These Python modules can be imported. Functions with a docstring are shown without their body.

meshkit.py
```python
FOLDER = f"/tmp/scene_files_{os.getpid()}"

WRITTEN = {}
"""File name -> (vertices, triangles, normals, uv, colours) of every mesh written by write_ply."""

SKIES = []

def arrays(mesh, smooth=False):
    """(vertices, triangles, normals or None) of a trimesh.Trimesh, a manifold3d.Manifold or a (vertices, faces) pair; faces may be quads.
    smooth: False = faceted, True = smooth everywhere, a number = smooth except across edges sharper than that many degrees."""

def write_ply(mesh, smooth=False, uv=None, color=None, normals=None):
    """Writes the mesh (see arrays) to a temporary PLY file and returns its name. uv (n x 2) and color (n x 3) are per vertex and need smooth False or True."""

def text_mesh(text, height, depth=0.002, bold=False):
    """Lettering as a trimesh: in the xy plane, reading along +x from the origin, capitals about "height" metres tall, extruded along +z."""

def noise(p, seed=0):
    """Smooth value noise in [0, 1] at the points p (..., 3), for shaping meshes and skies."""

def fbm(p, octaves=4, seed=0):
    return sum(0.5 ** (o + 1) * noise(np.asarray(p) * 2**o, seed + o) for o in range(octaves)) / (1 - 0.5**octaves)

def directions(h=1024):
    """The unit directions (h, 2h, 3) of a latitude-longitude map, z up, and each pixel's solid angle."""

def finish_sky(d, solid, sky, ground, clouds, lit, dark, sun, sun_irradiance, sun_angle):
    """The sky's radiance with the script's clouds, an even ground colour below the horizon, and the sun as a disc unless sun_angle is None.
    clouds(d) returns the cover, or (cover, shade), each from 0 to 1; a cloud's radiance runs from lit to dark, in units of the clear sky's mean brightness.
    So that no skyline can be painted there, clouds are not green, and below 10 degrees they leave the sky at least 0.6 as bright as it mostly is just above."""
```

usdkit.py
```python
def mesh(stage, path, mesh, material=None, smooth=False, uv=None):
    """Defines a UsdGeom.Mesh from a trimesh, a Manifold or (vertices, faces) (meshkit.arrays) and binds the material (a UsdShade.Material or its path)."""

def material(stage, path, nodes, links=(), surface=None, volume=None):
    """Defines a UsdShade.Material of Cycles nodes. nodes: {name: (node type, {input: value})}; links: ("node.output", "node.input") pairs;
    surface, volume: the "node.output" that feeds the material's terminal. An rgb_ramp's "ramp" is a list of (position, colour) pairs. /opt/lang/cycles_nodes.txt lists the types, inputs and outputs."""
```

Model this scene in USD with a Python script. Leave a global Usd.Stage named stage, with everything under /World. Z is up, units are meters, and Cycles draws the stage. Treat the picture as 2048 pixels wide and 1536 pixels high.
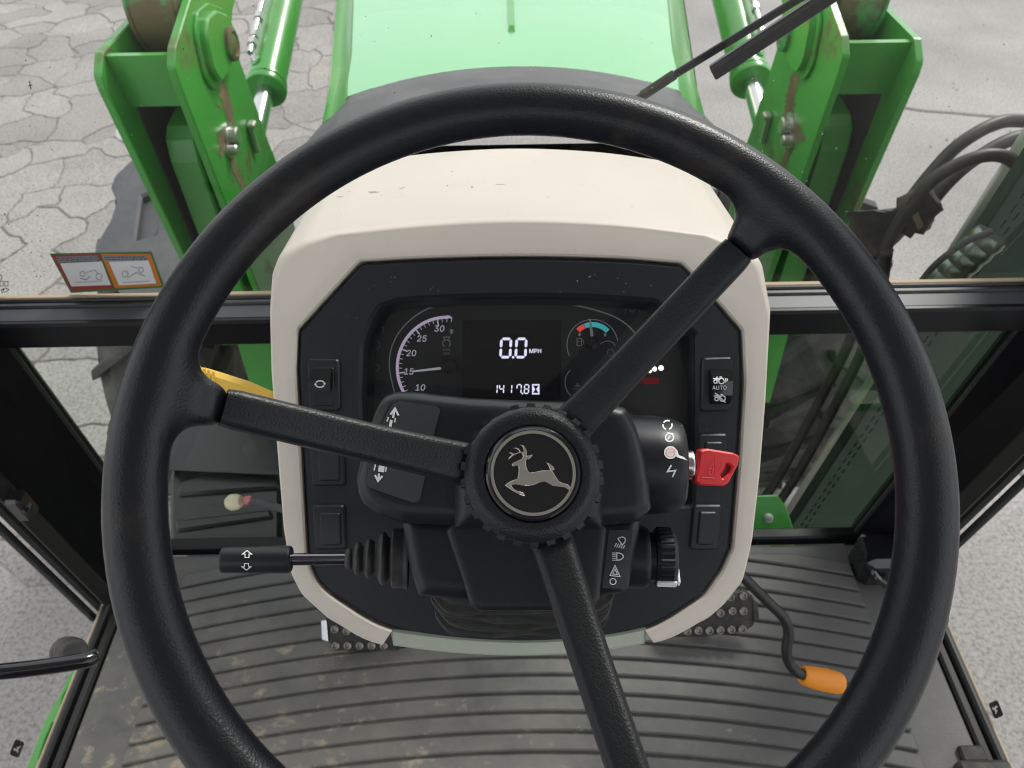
import math, random
import numpy as np, trimesh, manifold3d, shapely
from shapely import affinity
from shapely.geometry import Polygon, LineString, Point, MultiPolygon, box as sbox
from shapely.ops import unary_union
from scipy.spatial import Voronoi
from pxr import Usd, UsdGeom, UsdLux, UsdShade, Sdf, Gf
import usdkit, meshkit

random.seed(7); RNG = np.random.default_rng(7)
stage = Usd.Stage.CreateInMemory()
UsdGeom.SetStageUpAxis(stage, UsdGeom.Tokens.z); UsdGeom.SetStageMetersPerUnit(stage, 1.0)
UsdGeom.Xform.Define(stage, '/World'); UsdGeom.Scope.Define(stage, '/World/Looks')

# ------------------------------------------------------------------ camera
CAM_H = 2.05                       # eye of the phone above the ground
PITCH, ROLL, FPX = math.radians(46), math.radians(1.0), 1480.0
_r0 = np.array([1., 0, 0]); FW = np.array([0, math.cos(PITCH), -math.sin(PITCH)]); _u0 = np.array([0, math.sin(PITCH), math.cos(PITCH)])
RT = math.cos(ROLL)*_r0 - math.sin(ROLL)*_u0; UP = math.sin(ROLL)*_r0 + math.cos(ROLL)*_u0
EYE = np.array([-0.004, 0., CAM_H])
cam = UsdGeom.Camera.Define(stage, '/World/camera')
_m = np.eye(4); _m[0, :3] = RT; _m[1, :3] = UP; _m[2, :3] = -FW; _m[3, :3] = EYE
cam.AddTransformOp().Set(Gf.Matrix4d(*_m.ravel().tolist()))
cam.CreateHorizontalApertureAttr(36.0); cam.CreateVerticalApertureAttr(27.0); cam.CreateFocalLengthAttr(36.0*FPX/2048)
cam.CreateClippingRangeAttr(Gf.Vec2f(0.01, 3000)); cam.CreateFStopAttr(15.0); cam.CreateFocusDistanceAttr(0.45)
cam.CreateExposureAttr(EXPOSURE := 0.80)

# ------------------------------------------------------------------ light
SUN_DIR = np.array([0.42, 0.55, 0.68]); SUN_DIR /= np.linalg.norm(SUN_DIR)
SKY_K, SUN_I = 0.105, 0.40
dome = UsdLux.DomeLight.Define(stage, '/World/sky'); dome.CreateIntensityAttr(1.0)
sky_m = usdkit.material(stage, '/World/Looks/sky_material', {
    's': ('sky_texture', {'sky_type': 'single_scattering', 'sun_disc': False, 'sun_elevation': float(math.asin(SUN_DIR[2])), 'sun_rotation': float(math.atan2(SUN_DIR[0], SUN_DIR[1]))}),
    'tc': ('texture_coordinate', {}), 'n': ('noise_texture', {'scale': 1.8, 'detail': 5, 'roughness': .55}),
    'r': ('rgb_ramp', {'ramp': [(.30, (6.2, 6.35, 6.6)), (.7, (8.6, 8.6, 8.6))]}),
    'm': ('mix_color', {'fac': .86, 'use_clamp': False}), 'b': ('background_shader', {'strength': SKY_K})},
    [('tc.generated', 'n.vector'), ('n.fac', 'r.fac'), ('s.color', 'm.a'), ('r.color', 'm.b'), ('m.result', 'b.color')], surface='b.background')
UsdShade.MaterialBindingAPI.Apply(dome.GetPrim()).Bind(sky_m)
sun = UsdLux.DistantLight.Define(stage, '/World/sun'); sun.CreateIntensityAttr(SUN_I); sun.CreateAngleAttr(16.0); sun.CreateNormalizeAttr(True)
sun.CreateColorAttr(Gf.Vec3f(1, .965, .91))
_z = SUN_DIR; _x = np.cross([0, 0, 1.], _z); _x /= np.linalg.norm(_x); _y = np.cross(_z, _x)
_m = np.eye(4); _m[0, :3] = _x; _m[1, :3] = _y; _m[2, :3] = _z; _m[3, :3] = (0, 0, 20)
sun.AddTransformOp().Set(Gf.Matrix4d(*_m.ravel().tolist()))

# ------------------------------------------------------------------ unprojection onto real planes
def ray(px, py): return FW + (px-1024)/FPX*RT + (768-py)/FPX*UP
def on_plane(px, py, p0, n):
    d = ray(px, py); return EYE + d*(np.dot(np.asarray(p0)-EYE, n)/np.dot(d, n))
def on_z(px, py, z): return on_plane(px, py, (0, 0, z), np.array([0, 0, 1.]))
def on_y(px, py, y): return on_plane(px, py, (0, y, 0), np.array([0, 1., 0]))
def on_x(px, py, x): return on_plane(px, py, (x, 0, 0), np.array([1., 0, 0]))
def at_depth(px, py, d): return EYE + ray(px, py)*d

class Frame:
    """A plane with its own axes: u right, v up along the plane, n towards the driver."""
    def __init__(s, o, elev=None, yaw=0., u=None, v=None):
        s.o = np.asarray(o, float)
        if u is None:
            e, a = math.radians(elev), math.radians(yaw)
            s.n = np.array([math.sin(a), -math.cos(e)*math.cos(a), math.sin(e)*math.cos(a)])
            u = np.cross([0, math.sin(e), math.cos(e)], s.n); s.u = u/np.linalg.norm(u); s.v = np.cross(s.n, s.u)
        else:
            s.u = np.asarray(u, float)/np.linalg.norm(u); v = np.asarray(v, float); v = v - s.u*np.dot(v, s.u); s.v = v/np.linalg.norm(v); s.n = np.cross(s.u, s.v)
    def px(s, px, py, w=0.):
        q = on_plane(px, py, s.o + s.n*w, s.n) - s.o
        return np.array([q @ s.u, q @ s.v])
    def pts(s, pl, w=0.): return np.array([s.px(x, y, w) for x, y in pl])
    def out(s, p):
        p = np.atleast_2d(np.asarray(p, float)); return s.o + p[:, :1]*s.u + p[:, 1:2]*s.v + p[:, 2:3]*s.n
    def mesh(s, m):
        m = m.copy(); m.vertices = s.out(m.vertices); return m
    def moved(s, w): f = Frame.__new__(Frame); f.o = s.o + s.n*w; f.u, f.v, f.n = s.u, s.v, s.n; return f

# ------------------------------------------------------------------ mesh helpers
TM = trimesh.Trimesh
def cat(ms):
    ms = [m for m in ms if m is not None and len(m.faces)]; return ms[0] if len(ms) == 1 else trimesh.util.concatenate(ms)
def fixed(m):
    trimesh.repair.fix_normals(m); return m
def hull(pts): return trimesh.convex.convex_hull(np.asarray(pts, float))
def rbox(c, h, r=.002, R=None):
    """chamfered box: centre, half sizes, chamfer; R columns = axes"""
    h = np.asarray(h, float); r = min(r, .9*h.min()); P = []
    for sx in (-1, 1):
        for sy in (-1, 1):
            for sz in (-1, 1):
                s = np.array([sx, sy, sz])
                for k in range(3):
                    q = h - r; q[k] = h[k]; P.append(s*q)
    P = np.array(P)
    if R is not None: P = P @ np.asarray(R).T
    return hull(P + np.asarray(c))
def bar(a, b, w, h, r=.001, up=(0, 0, 1), ext=0.):
    """chamfered bar from a to b, width w across, height h along up"""
    a, b = np.asarray(a, float), np.asarray(b, float); d = b-a; L = np.linalg.norm(d); d = d/L
    up = np.asarray(up, float); s = np.cross(d, up); s /= np.linalg.norm(s); t = np.cross(s, d)
    return rbox((a+b)/2, (L/2+ext, w/2, h/2), r, np.stack([d, s, t], 1))
def tube(path, r, n=14, caps=True):
    path = np.asarray(path, float); r = np.broadcast_to(np.asarray(r, float), len(path))
    t = np.gradient(path, axis=0); t /= np.linalg.norm(t, axis=1)[:, None]
    ref = np.array([0, 0, 1.]) if abs(t[0, 2]) < .9 else np.array([1., 0, 0])
    s = np.cross(t[0], ref); s /= np.linalg.norm(s); V = []
    for i in range(len(path)):
        s = s - t[i]*np.dot(s, t[i]); s /= np.linalg.norm(s); b = np.cross(t[i], s)
        a = np.linspace(0, 2*np.pi, n, endpoint=False)
        V.append(path[i] + r[i]*(np.cos(a)[:, None]*s + np.sin(a)[:, None]*b))
    return loft(V, caps)
def loft(rings, caps=True):
    k, n = len(rings), len(rings[0]); V = np.vstack(rings); F = []
    for i in range(k-1):
        for j in range(n):
            a, b = i*n+j, i*n+(j+1) % n; F += [[a, b, b+n], [a, b+n, a+n]]
    if caps:
        V = np.vstack([V, np.mean(rings[0], 0), np.mean(rings[-1], 0)])
        for j in range(n): F += [[k*n, (j+1) % n, j], [k*n+1, (k-1)*n+j, (k-1)*n+(j+1) % n]]
    return fixed(TM(V, F, process=False))
def spline(pts, n=40):
    """Catmull-Rom through points"""
    p = np.asarray(pts, float); p = np.vstack([2*p[0]-p[1], p, 2*p[-1]-p[-2]]); out = []
    k = len(p)-3; m = max(2, n//k)
    for i in range(k):
        t = np.linspace(0, 1, m, endpoint=False)[:, None]; a, b, c, d = p[i:i+4]
        out.append(.5*((2*b)+(-a+c)*t+(2*a-5*b+4*c-d)*t**2+(-a+3*b-3*c+d)*t**3))
    return np.vstack(out+[p[-2:-1]])
def revolve(profile, axis_o, axis_d, n=48):
    """profile: (radius, along) pairs, turned about the axis"""
    d = np.asarray(axis_d, float); d /= np.linalg.norm(d); ref = np.array([0, 0, 1.]) if abs(d[2]) < .9 else np.array([1., 0, 0])
    s = np.cross(d, ref); s /= np.linalg.norm(s); b = np.cross(d, s); a = np.linspace(0, 2*np.pi, n, endpoint=False)
    c = np.cos(a)[:, None]*s + np.sin(a)[:, None]*b
    return loft([np.asarray(axis_o) + max(r, 1e-5)*c + z*d for r, z in profile], caps=True)
def tri2d(poly):
    """(vertices, faces) of a shapely polygon"""
    V, F, n = [], [], 0
    for g in getattr(poly, 'geoms', [poly]):
        if g.is_empty or g.area <= 0 or g.geom_type != 'Polygon': continue
        v, f = trimesh.creation.triangulate_polygon(g, engine='earcut'); V.append(v); F.append(f+n); n += len(v)
    return (np.vstack(V), np.vstack(F)) if V else (np.zeros((0, 2)), np.zeros((0, 3), int))
def smooth_poly(p, r): return p.buffer(r, join_style=2).buffer(-2*r, join_style=1, quad_segs=5).buffer(r, quad_segs=5) if r else p
def prism(poly, w0, w1, b=0.):
    """shapely polygon (uv) pulled from w0 to w1, with a chamfer b round its front face; local coordinates"""
    out = []
    for g in getattr(poly, 'geoms', [poly]):
        loops = [g.exterior]+list(g.interiors); V, F, n = [], [], 0; inner = []
        for k, L in enumerate(loops):
            q = np.array(L.coords)[:-1]
            if (Polygon(q).exterior.is_ccw) != (k == 0): q = q[::-1]
            e0 = q-np.roll(q, 1, 0); e1 = np.roll(q, -1, 0)-q
            n0 = np.c_[-e0[:, 1], e0[:, 0]]/np.maximum(np.linalg.norm(e0, axis=1), 1e-12)[:, None]; n1 = np.c_[-e1[:, 1], e1[:, 0]]/np.maximum(np.linalg.norm(e1, axis=1), 1e-12)[:, None]
            m = n0+n1; m = m/np.maximum((m*n0).sum(1), .35)[:, None]*1.0
            qi = q+b*m; inner.append(qi); k_ = len(q)
            rings = [(q, w0), (q, w1-b)]+([(qi, w1)] if b else [])
            for r, w in rings: V.append(np.c_[r, np.full(k_, w)])
            for i in range(len(rings)-1):
                a = n+i*k_+np.arange(k_); c = n+i*k_+(np.arange(k_)+1) % k_
                F += [np.c_[a, c, c+k_], np.c_[a, c+k_, a+k_]]
            n += k_*len(rings)
        gi = Polygon(inner[0], inner[1:])
        for pg, w, fl in ((Polygon(inner[0], inner[1:]) if b else g, w1, 1), (g, w0, -1)):
            if not pg.is_valid: pg = pg.buffer(0)
            v, f = tri2d(pg)
            if len(v) == 0: continue
            vv = np.c_[v, np.full(len(v), w)]
            nz = np.cross(vv[f[:, 1]]-vv[f[:, 0]], vv[f[:, 2]]-vv[f[:, 0]])[:, 2]
            f = np.where(((nz > 0) == (fl > 0))[:, None], f, f[:, ::-1])
            V.append(vv); F.append(f+n); n += len(vv)
        m = TM(np.vstack(V), np.vstack(F), process=False); m.merge_vertices(); out.append(m)
    return cat(out)
def plate(fr, pix, w0, w1, b=.001, rnd=0., holes=()):
    """plate on a frame, outlined in photograph pixels that fall on its front plane w1"""
    p = Polygon(fr.pts(pix, w1)).buffer(0); p = smooth_poly(p, rnd)
    for h in holes: p = p.difference(smooth_poly(Polygon(fr.pts(h, w1)), rnd*.6))
    return fr.mesh(prism(p, w0, w1, b))
# signed distance shapes -> smooth meshes (surface nets)
def surface_nets(f, lo, hi, h):
    lo, hi = np.asarray(lo, float), np.asarray(hi, float); N = np.ceil((hi-lo)/h).astype(int)+1
    g = np.stack(np.meshgrid(*[lo[k]+h*np.arange(N[k]) for k in range(3)], indexing='ij'), -1)
    d = f(g.reshape(-1, 3)).reshape(N); s = d < 0
    acc = np.zeros(tuple(N-1)+(3,)); cnt = np.zeros(tuple(N-1))
    def sl(a, o): return a[o[0]:a.shape[0]-1+o[0], o[1]:a.shape[1]-1+o[1], o[2]:a.shape[2]-1+o[2]]
    C = [(i, j, k) for i in (0, 1) for j in (0, 1) for k in (0, 1)]
    for a in C:
        for ax in range(3):
            if a[ax]: continue
            b = list(a); b[ax] = 1; da, db = sl(d, a), sl(d, b); cr = (da < 0) != (db < 0)
            t = np.where(cr, da/np.where(cr, da-db, 1), 0); p = np.zeros(da.shape+(3,))
            for q in range(3): p[..., q] = a[q]
            p[..., ax] = t; acc += p*cr[..., None]; cnt += cr
    on = cnt > 0; idx = -np.ones(on.shape, int); idx[on] = np.arange(on.sum())
    ijk = np.argwhere(on); V = lo+h*(ijk+acc[on]/cnt[on][:, None]); F = []
    for ax in range(3):
        b, c = (ax+1) % 3, (ax+2) % 3
        A = [slice(1, -1)]*3; A[ax] = slice(0, -1); B = list(A); B[ax] = slice(1, None)
        cr = s[tuple(A)] != s[tuple(B)]; inside = s[tuple(A)]
        w = np.argwhere(cr); w2 = w.copy(); w2[:, b] += 1; w2[:, c] += 1; fl = inside[cr]
        def at(db, dc):
            q = w2.copy(); q[:, b] -= db; q[:, c] -= dc; return idx[q[:, 0], q[:, 1], q[:, 2]]
        q = np.c_[at(1, 1), at(0, 1), at(0, 0), at(1, 0)]; q[~fl] = q[~fl][:, ::-1]
        F += [q[:, [0, 1, 2]], q[:, [0, 2, 3]]]
    return TM(V, np.vstack(F), process=False)
def smin(a, b, k):
    h = np.clip(.5+.5*(b-a)/k, 0, 1); return b*(1-h)+a*h-k*h*(1-h)
def sd_poly(P, p):
    P = np.asarray(P); d = np.full(len(p), 1e9); s = np.zeros(len(p), bool)
    for a, b in zip(P, np.roll(P, -1, 0)):
        e = b-a; w = p-a; t = np.clip((w @ e)/max(e @ e, 1e-18), 0, 1); d = np.minimum(d, ((w-t[:, None]*e)**2).sum(1))
        c = (a[1] > p[:, 1]) != (b[1] > p[:, 1]); s ^= c & (p[:, 0] < (b[0]-a[0])*(p[:, 1]-a[1])/(b[1]-a[1]+1e-18)+a[0])
    d = np.sqrt(d); return np.where(s, -d, d)
def sd_ext(P, w0, w1, r):
    def f(p):
        a = sd_poly(P, p[:, :2])+r; b = np.abs(p[:, 2]-(w0+w1)/2)-(w1-w0)/2+r
        return np.minimum(np.maximum(a, b), 0)+np.hypot(np.maximum(a, 0), np.maximum(b, 0))-r
    return f
def soft(fr, pix, w0, w1, r, h=.0022, wpix=None, lap=3):
    """moulded block with rounded edges on a frame, outline in photograph pixels on its front plane"""
    P = fr.pts(pix, w1 if wpix is None else wpix); f = sd_ext(P, w0, w1, r)
    m = surface_nets(f, [P[:, 0].min()-.006, P[:, 1].min()-.006, w0-.006], [P[:, 0].max()+.006, P[:, 1].max()+.006, w1+.006], h)
    trimesh.smoothing.filter_taubin(m, iterations=lap*2); return fr.mesh(m)

# ------------------------------------------------------------------ scene-tree helpers
_names = {}
def _path(parent, name):
    base = f'{parent}/{name}'; k = _names.get(base, 0); _names[base] = k+1
    return base if k == 0 else f'{base}_{k:03d}'
class Thing:
    def __init__(s, name, label, category, base, group=None, kind=None):
        s.base = np.asarray(base, float); s.path = _path('/World', name)
        x = UsdGeom.Xform.Define(stage, s.path); x.AddTranslateOp().Set(Gf.Vec3d(*s.base.tolist())); s.prim = x.GetPrim()
        if label: s.prim.SetCustomDataByKey('label', label)
        if category: s.prim.SetCustomDataByKey('category', category)
        if group: s.prim.SetCustomDataByKey('group', group)
        if kind: s.prim.SetCustomDataByKey('kind', kind)
    def part(s, name, mesh, mat, label=None, smooth=30, under=None, kind=None):
        mesh = mesh.copy(); mesh.vertices = mesh.vertices - s.base
        p = _path(under or s.path, name); m = usdkit.mesh(stage, p, mesh, mat, smooth=smooth)
        if label: m.GetPrim().SetCustomDataByKey('label', label)
        if kind: m.GetPrim().SetCustomDataByKey('kind', kind)
        return p
def single(name, mesh, mat, label, category, group=None, kind=None, smooth=30):
    c = np.array([mesh.bounds[:, 0].mean(), mesh.bounds[:, 1].mean(), mesh.bounds[0, 2]])
    p = _path('/World', name); mm = mesh.copy(); mm.vertices = mm.vertices-c
    m = usdkit.mesh(stage, p, mm, mat, smooth=smooth); UsdGeom.Xformable(m).AddTranslateOp().Set(Gf.Vec3d(*c.tolist()))
    for k, v in (('label', label), ('category', category), ('group', group), ('kind', kind)):
        if v: m.GetPrim().SetCustomDataByKey(k, v)
    return p

# ------------------------------------------------------------------ materials
def lin(c):
    c = np.asarray(c, float)/255; return tuple(np.where(c <= .04045, c/12.92, ((c+.055)/1.055)**2.4))
def look(name, color, rough=.5, metallic=0., bump=None, dust=None, vary=0., coat=0., spec=.5, coat_rough=.05, nodes=None, links=None, **kw):
    """bump: (kind, scale, strength, distance); dust: (scale, amount, colour, rough)"""
    N = {'tc': ('texture_coordinate', {}), 'p': ('principled_bsdf', {'base_color': color, 'roughness': rough, 'metallic': metallic, 'coat_weight': coat, 'coat_roughness': coat_rough, 'specular_ior_level': spec, **kw})}
    L = []; col = None
    if vary:
        N['vn'] = ('noise_texture', {'scale': 14., 'detail': 4}); N['vr'] = ('rgb_ramp', {'ramp': [(.3, tuple(np.array(color)*(1-vary))), (.7, tuple(np.minimum(np.array(color)*(1+vary), .95)))]})
        L += [('tc.object', 'vn.vector'), ('vn.fac', 'vr.fac')]; col = 'vr.color'
    if dust:
        sc, am, dc, lo = dust
        N['dn'] = ('noise_texture', {'scale': sc, 'detail': 7, 'roughness': .68}); N['dr'] = ('map_range', {'from_min': lo, 'from_max': lo+.22, 'to_min': 0., 'to_max': am, 'clamp': True})
        N['dm'] = ('mix_color', {'a': color, 'b': dc}); L += [('tc.object', 'dn.vector'), ('dn.fac', 'dr.value'), ('dr.result', 'dm.fac')]
        if col: L.append((col, 'dm.a'))
        col = 'dm.result'
    if col: L.append((col, 'p.base_color'))
    if bump:
        k, sc, st, di = bump
        if k == 'noise': N['bn'] = ('noise_texture', {'scale': sc, 'detail': 3, 'roughness': .6}); o = 'bn.fac'
        elif k == 'leather':
            N['bw'] = ('noise_texture', {'scale': sc*.8, 'detail': 2}); N['bx'] = ('vector_math', {'math_type': 'multiply_add', 'vector2': (.9/sc,)*3})
            N['bn'] = ('voronoi_texture', {'feature': 'smooth_f1', 'scale': sc, 'smoothness': .2, 'randomness': 1.})
            L += [('tc.object', 'bw.vector'), ('bw.color', 'bx.vector1'), ('tc.object', 'bx.vector3'), ('bx.vector', 'bn.vector')]; o = 'bn.distance'
        N['b'] = ('bump', {'strength': st, 'distance': di}); L += [(o, 'b.height'), ('b.normal', 'p.normal')]
        if k == 'leather': N['b'][1]['invert'] = True
        if k == 'noise': L.append(('tc.object', 'bn.vector'))
        if coat: L.append(('b.normal', 'p.coat_normal'))
    N.update(nodes or {}); L += links or []
    return usdkit.material(stage, f'/World/Looks/{name}', N, L, surface='p.BSDF')
DUST = (.23, .17, .11)
M = {}
M['leather'] = look('wheel_leather_grain', (.007, .0075, .0095), .33, bump=('leather', 900, .55, .00018), dust=(16, .22, (.12, .095, .07), .54), spec=.36)
M['spoke'] = look('spoke_plastic_grain', (.008, .0085, .010), .36, bump=('leather', 850, .6, .00018), spec=.36)
M['hub'] = look('hub_plastic_grain', (.008, .0085, .010), .34, bump=('leather', 800, .7, .00026), spec=.4)
M['black'] = look('moulded_black_plastic', (.008, .009, .0115), .36, bump=('noise', 1500, .25, .0003), dust=(60, .08, DUST, .60), spec=.4)
M['bezel'] = look('bezel_black_plastic', (.008, .0095, .0125), .45, bump=('noise', 1600, .25, .0003), dust=(40, .06, DUST, .6), spec=.35)
M['gloss_black'] = look('glossy_black', (.006, .006, .007), .12, coat=.5)
M['dial'] = look('dial_black', (.008, .009, .011), .35)
M['screen'] = look('screen_black', (.003, .003, .004), .2)
M['beige'] = look('beige_console_plastic', (.60, .54, .475), .46, bump=('noise', 1400, .18, .0003), dust=(25, .16, (.30, .24, .18), .58), vary=.03)
M['trim'] = look('grey_green_trim_plastic', (.36, .39, .32), .55, bump=('noise', 1200, .2, .0003), dust=(30, .35, (.25, .21, .15), .55))
M['chrome'] = look('polished_chrome', (.90, .88, .82), .2, metallic=1.)
M['steel'] = look('bright_steel', (.62, .62, .62), .22, metallic=1., bump=('noise', 60, .05, .001))
M['zinc'] = look('dull_zinc', (.55, .54, .52), .4, metallic=1.)
M['stud'] = look('worn_stud_steel', (.25, .23, .21), .45, metallic=1.)
M['rod'] = look('dark_polished_rod', (.20, .20, .23), .2, metallic=1.)
M['dark_metal'] = look('dark_steel', (.035, .034, .033), .38, metallic=.6)
M['white'] = look('white_print', (.78, .78, .78), .5)
M['dim_print'] = look('dim_grey_print', (.10, .105, .11), .5)
M['label'] = look('dark_grey_sticker', (.032, .034, .037), .6, bump=('noise', 900, .15, .0003))
M['grey_print'] = look('grey_print', (.28, .28, .30), .5)
M['black_print'] = look('black_print', (.02, .02, .02), .5)
def glow(name, c, s): return usdkit.material(stage, f'/World/Looks/{name}', {'e': ('emission', {'color': c, 'strength': s})}, [], surface='e.emission')
M['lcd'] = glow('lit_display_digits', (.78, .78, 1.0), .58)
M['lit'] = glow('lit_dial_print', (.62, .54, .74), .30)
M['lit_dim'] = glow('lit_dial_dim_print', (.60, .58, .66), .24)
M['lit_white'] = glow('lit_white_lamp', (1, .97, .92), .9)
M['lit_teal'] = glow('lit_teal_arc', (.06, .42, .46), .4)
M['lit_red'] = glow('lit_red_arc', (.75, .08, .08), .42)
M['lit_red_dim'] = glow('lit_red_dim', (.16, .015, .018), .3)
M['red'] = look('red_key_plastic', (.62, .022, .028), .38, bump=('noise', 300, .1, .0005))
M['orange'] = look('orange_grip_rubber', (.82, .27, .02), .5, dust=(60, .2, (.35, .15, .05), .55))
M['yellow'] = look('yellow_plastic', (.80, .50, .06), .45)
M['rubber'] = look('black_rubber', (.020, .020, .020), .62, dust=(35, .45, (.16, .125, .09), .48), bump=('noise', 200, .2, .001))
M['boot'] = look('dusty_rubber_boot', (.022, .022, .022), .5, dust=(60, .35, (.15, .125, .095), .52))
M['mat'] = look('ribbed_floor_mat', (.055, .055, .058), .55, bump=('noise', 700, .3, .0006), spec=.5)
M['frame'] = look('black_cab_paint', (.004, .004, .005), .3, spec=.22, bump=('noise', 40, .04, .002))
M['ledge'] = look('semi_gloss_black_ledge', (.035, .037, .046), .5, coat=.15, coat_rough=.4)
M['void'] = look('matt_black', (.004, .004, .005), .8, spec=.1)
M['seal'] = look('rubber_seal', (.014, .014, .015), .42, dust=(30, .3, (.16, .13, .09), .58))
M['wiper'] = look('wiper_black', (.008, .008, .009), .35)
M['tan_seal'] = look('dusty_tan_seal', (.42, .33, .22), .7)
M['liner'] = look('pale_headliner', (.44, .435, .42), .9)
M['seat'] = look('black_seat_cloth', (.02, .02, .02), .9)
# ---- materials that need more
def green_paint(name, color, rust=0., rough=.32, coat=.35):
    N = {'tc': ('texture_coordinate', {}), 'g': ('geometry', {}), 'n': ('noise_texture', {'scale': 5., 'detail': 8, 'roughness': .65}), 'n2': ('noise_texture', {'scale': 2.2, 'detail': 4}),
         'r': ('map_range', {'from_min': .60-rust*.13, 'from_max': .70-rust*.155 if rust > 1 else .70-rust*.12, 'to_min': 0., 'to_max': .9 if rust else .25, 'clamp': True}),
         'vr': ('rgb_ramp', {'ramp': [(.3, tuple(np.array(color)*.88)), (.72, tuple(np.array(color)*1.1))]}),
         'm': ('mix_color', {'b': (.125, .068, .036)}), 'n4': ('noise_texture', {'scale': 1.7, 'detail': 7, 'roughness': .7}), 'r4': ('map_range', {'from_min': .46, 'from_max': .72, 'to_min': 0., 'to_max': .42, 'clamp': True}), 'm4': ('mix_color', {'b': (.17, .20, .115)}), 'p': ('principled_bsdf', {'coat_weight': coat, 'coat_roughness': .12, 'specular_ior_level': .5}),
         'rr': ('map_range', {'from_min': 0., 'from_max': 1., 'to_min': rough, 'to_max': .75}), 'b': ('bump', {'strength': .12, 'distance': .002}), 'bn': ('noise_texture', {'scale': 90, 'detail': 3})}
    L = [('tc.object', 'n.vector'), ('tc.object', 'n2.vector'), ('n.fac', 'r.value'), ('n2.fac', 'vr.fac'), ('vr.color', 'm4.a'), ('tc.object', 'n4.vector'), ('n4.fac', 'r4.value'), ('r4.result', 'm4.fac'), ('m4.result', 'm.a'), ('r.result', 'm.fac'), ('m.result', 'p.base_color'), ('r.result', 'rr.value'), ('rr.result', 'p.roughness'),
         ('tc.object', 'bn.vector'), ('bn.fac', 'b.height'), ('b.normal', 'p.normal')]
    return usdkit.material(stage, f'/World/Looks/{name}', N, L, surface='p.BSDF')
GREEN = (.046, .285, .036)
M['green'] = green_paint('green_tractor_paint', GREEN)
M['green_worn'] = green_paint('worn_green_loader_paint', (.048, .275, .038), rust=.35, coat=.15)
M['green_edge'] = green_paint('plate_edge_green', (.06, .33, .09))
M['rusty'] = green_paint('rusted_green_tube', (.06, .34, .10), rust=1.25, rough=.55, coat=.0)
M['rust'] = look('brown_rust', (.20, .145, .085), .8, vary=.5, bump=('noise', 80, .3, .002))
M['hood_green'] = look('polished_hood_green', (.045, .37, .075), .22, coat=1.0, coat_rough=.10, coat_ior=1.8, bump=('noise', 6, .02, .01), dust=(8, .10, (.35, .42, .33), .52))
M['dark_green'] = look('dark_green_shield', (.006, .022, .010), .55, spec=.25, dust=(9, .3, (.03, .035, .028), .55))
M['mast_inside'] = look('grimy_mast_interior', (.035, .032, .026), .75, dust=(9, .5, (.10, .07, .05), .5))
M['cowl'] = look('dark_grey_cowl_plastic', (.045, .046, .050), .5, dust=(12, .35, (.16, .15, .14), .48))
M['fender'] = look('grey_black_fender_plastic', (.05, .052, .058), .5, dust=(6, .3, (.16, .15, .14), .45))
M['tyre'] = look('dusty_tyre_rubber', (.028, .027, .026), .7, dust=(7, .6, (.17, .145, .115), .46), bump=('noise', 60, .2, .003))
M['rim'] = look('muddy_wheel_rim', (.36, .27, .17), .7, dust=(10, .8, (.22, .16, .10), .40), bump=('noise', 30, .2, .004))
M['hose'] = look('dusty_hose_rubber', (.022, .020, .018), .5, dust=(14, .4, (.10, .085, .065), .48))
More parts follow.
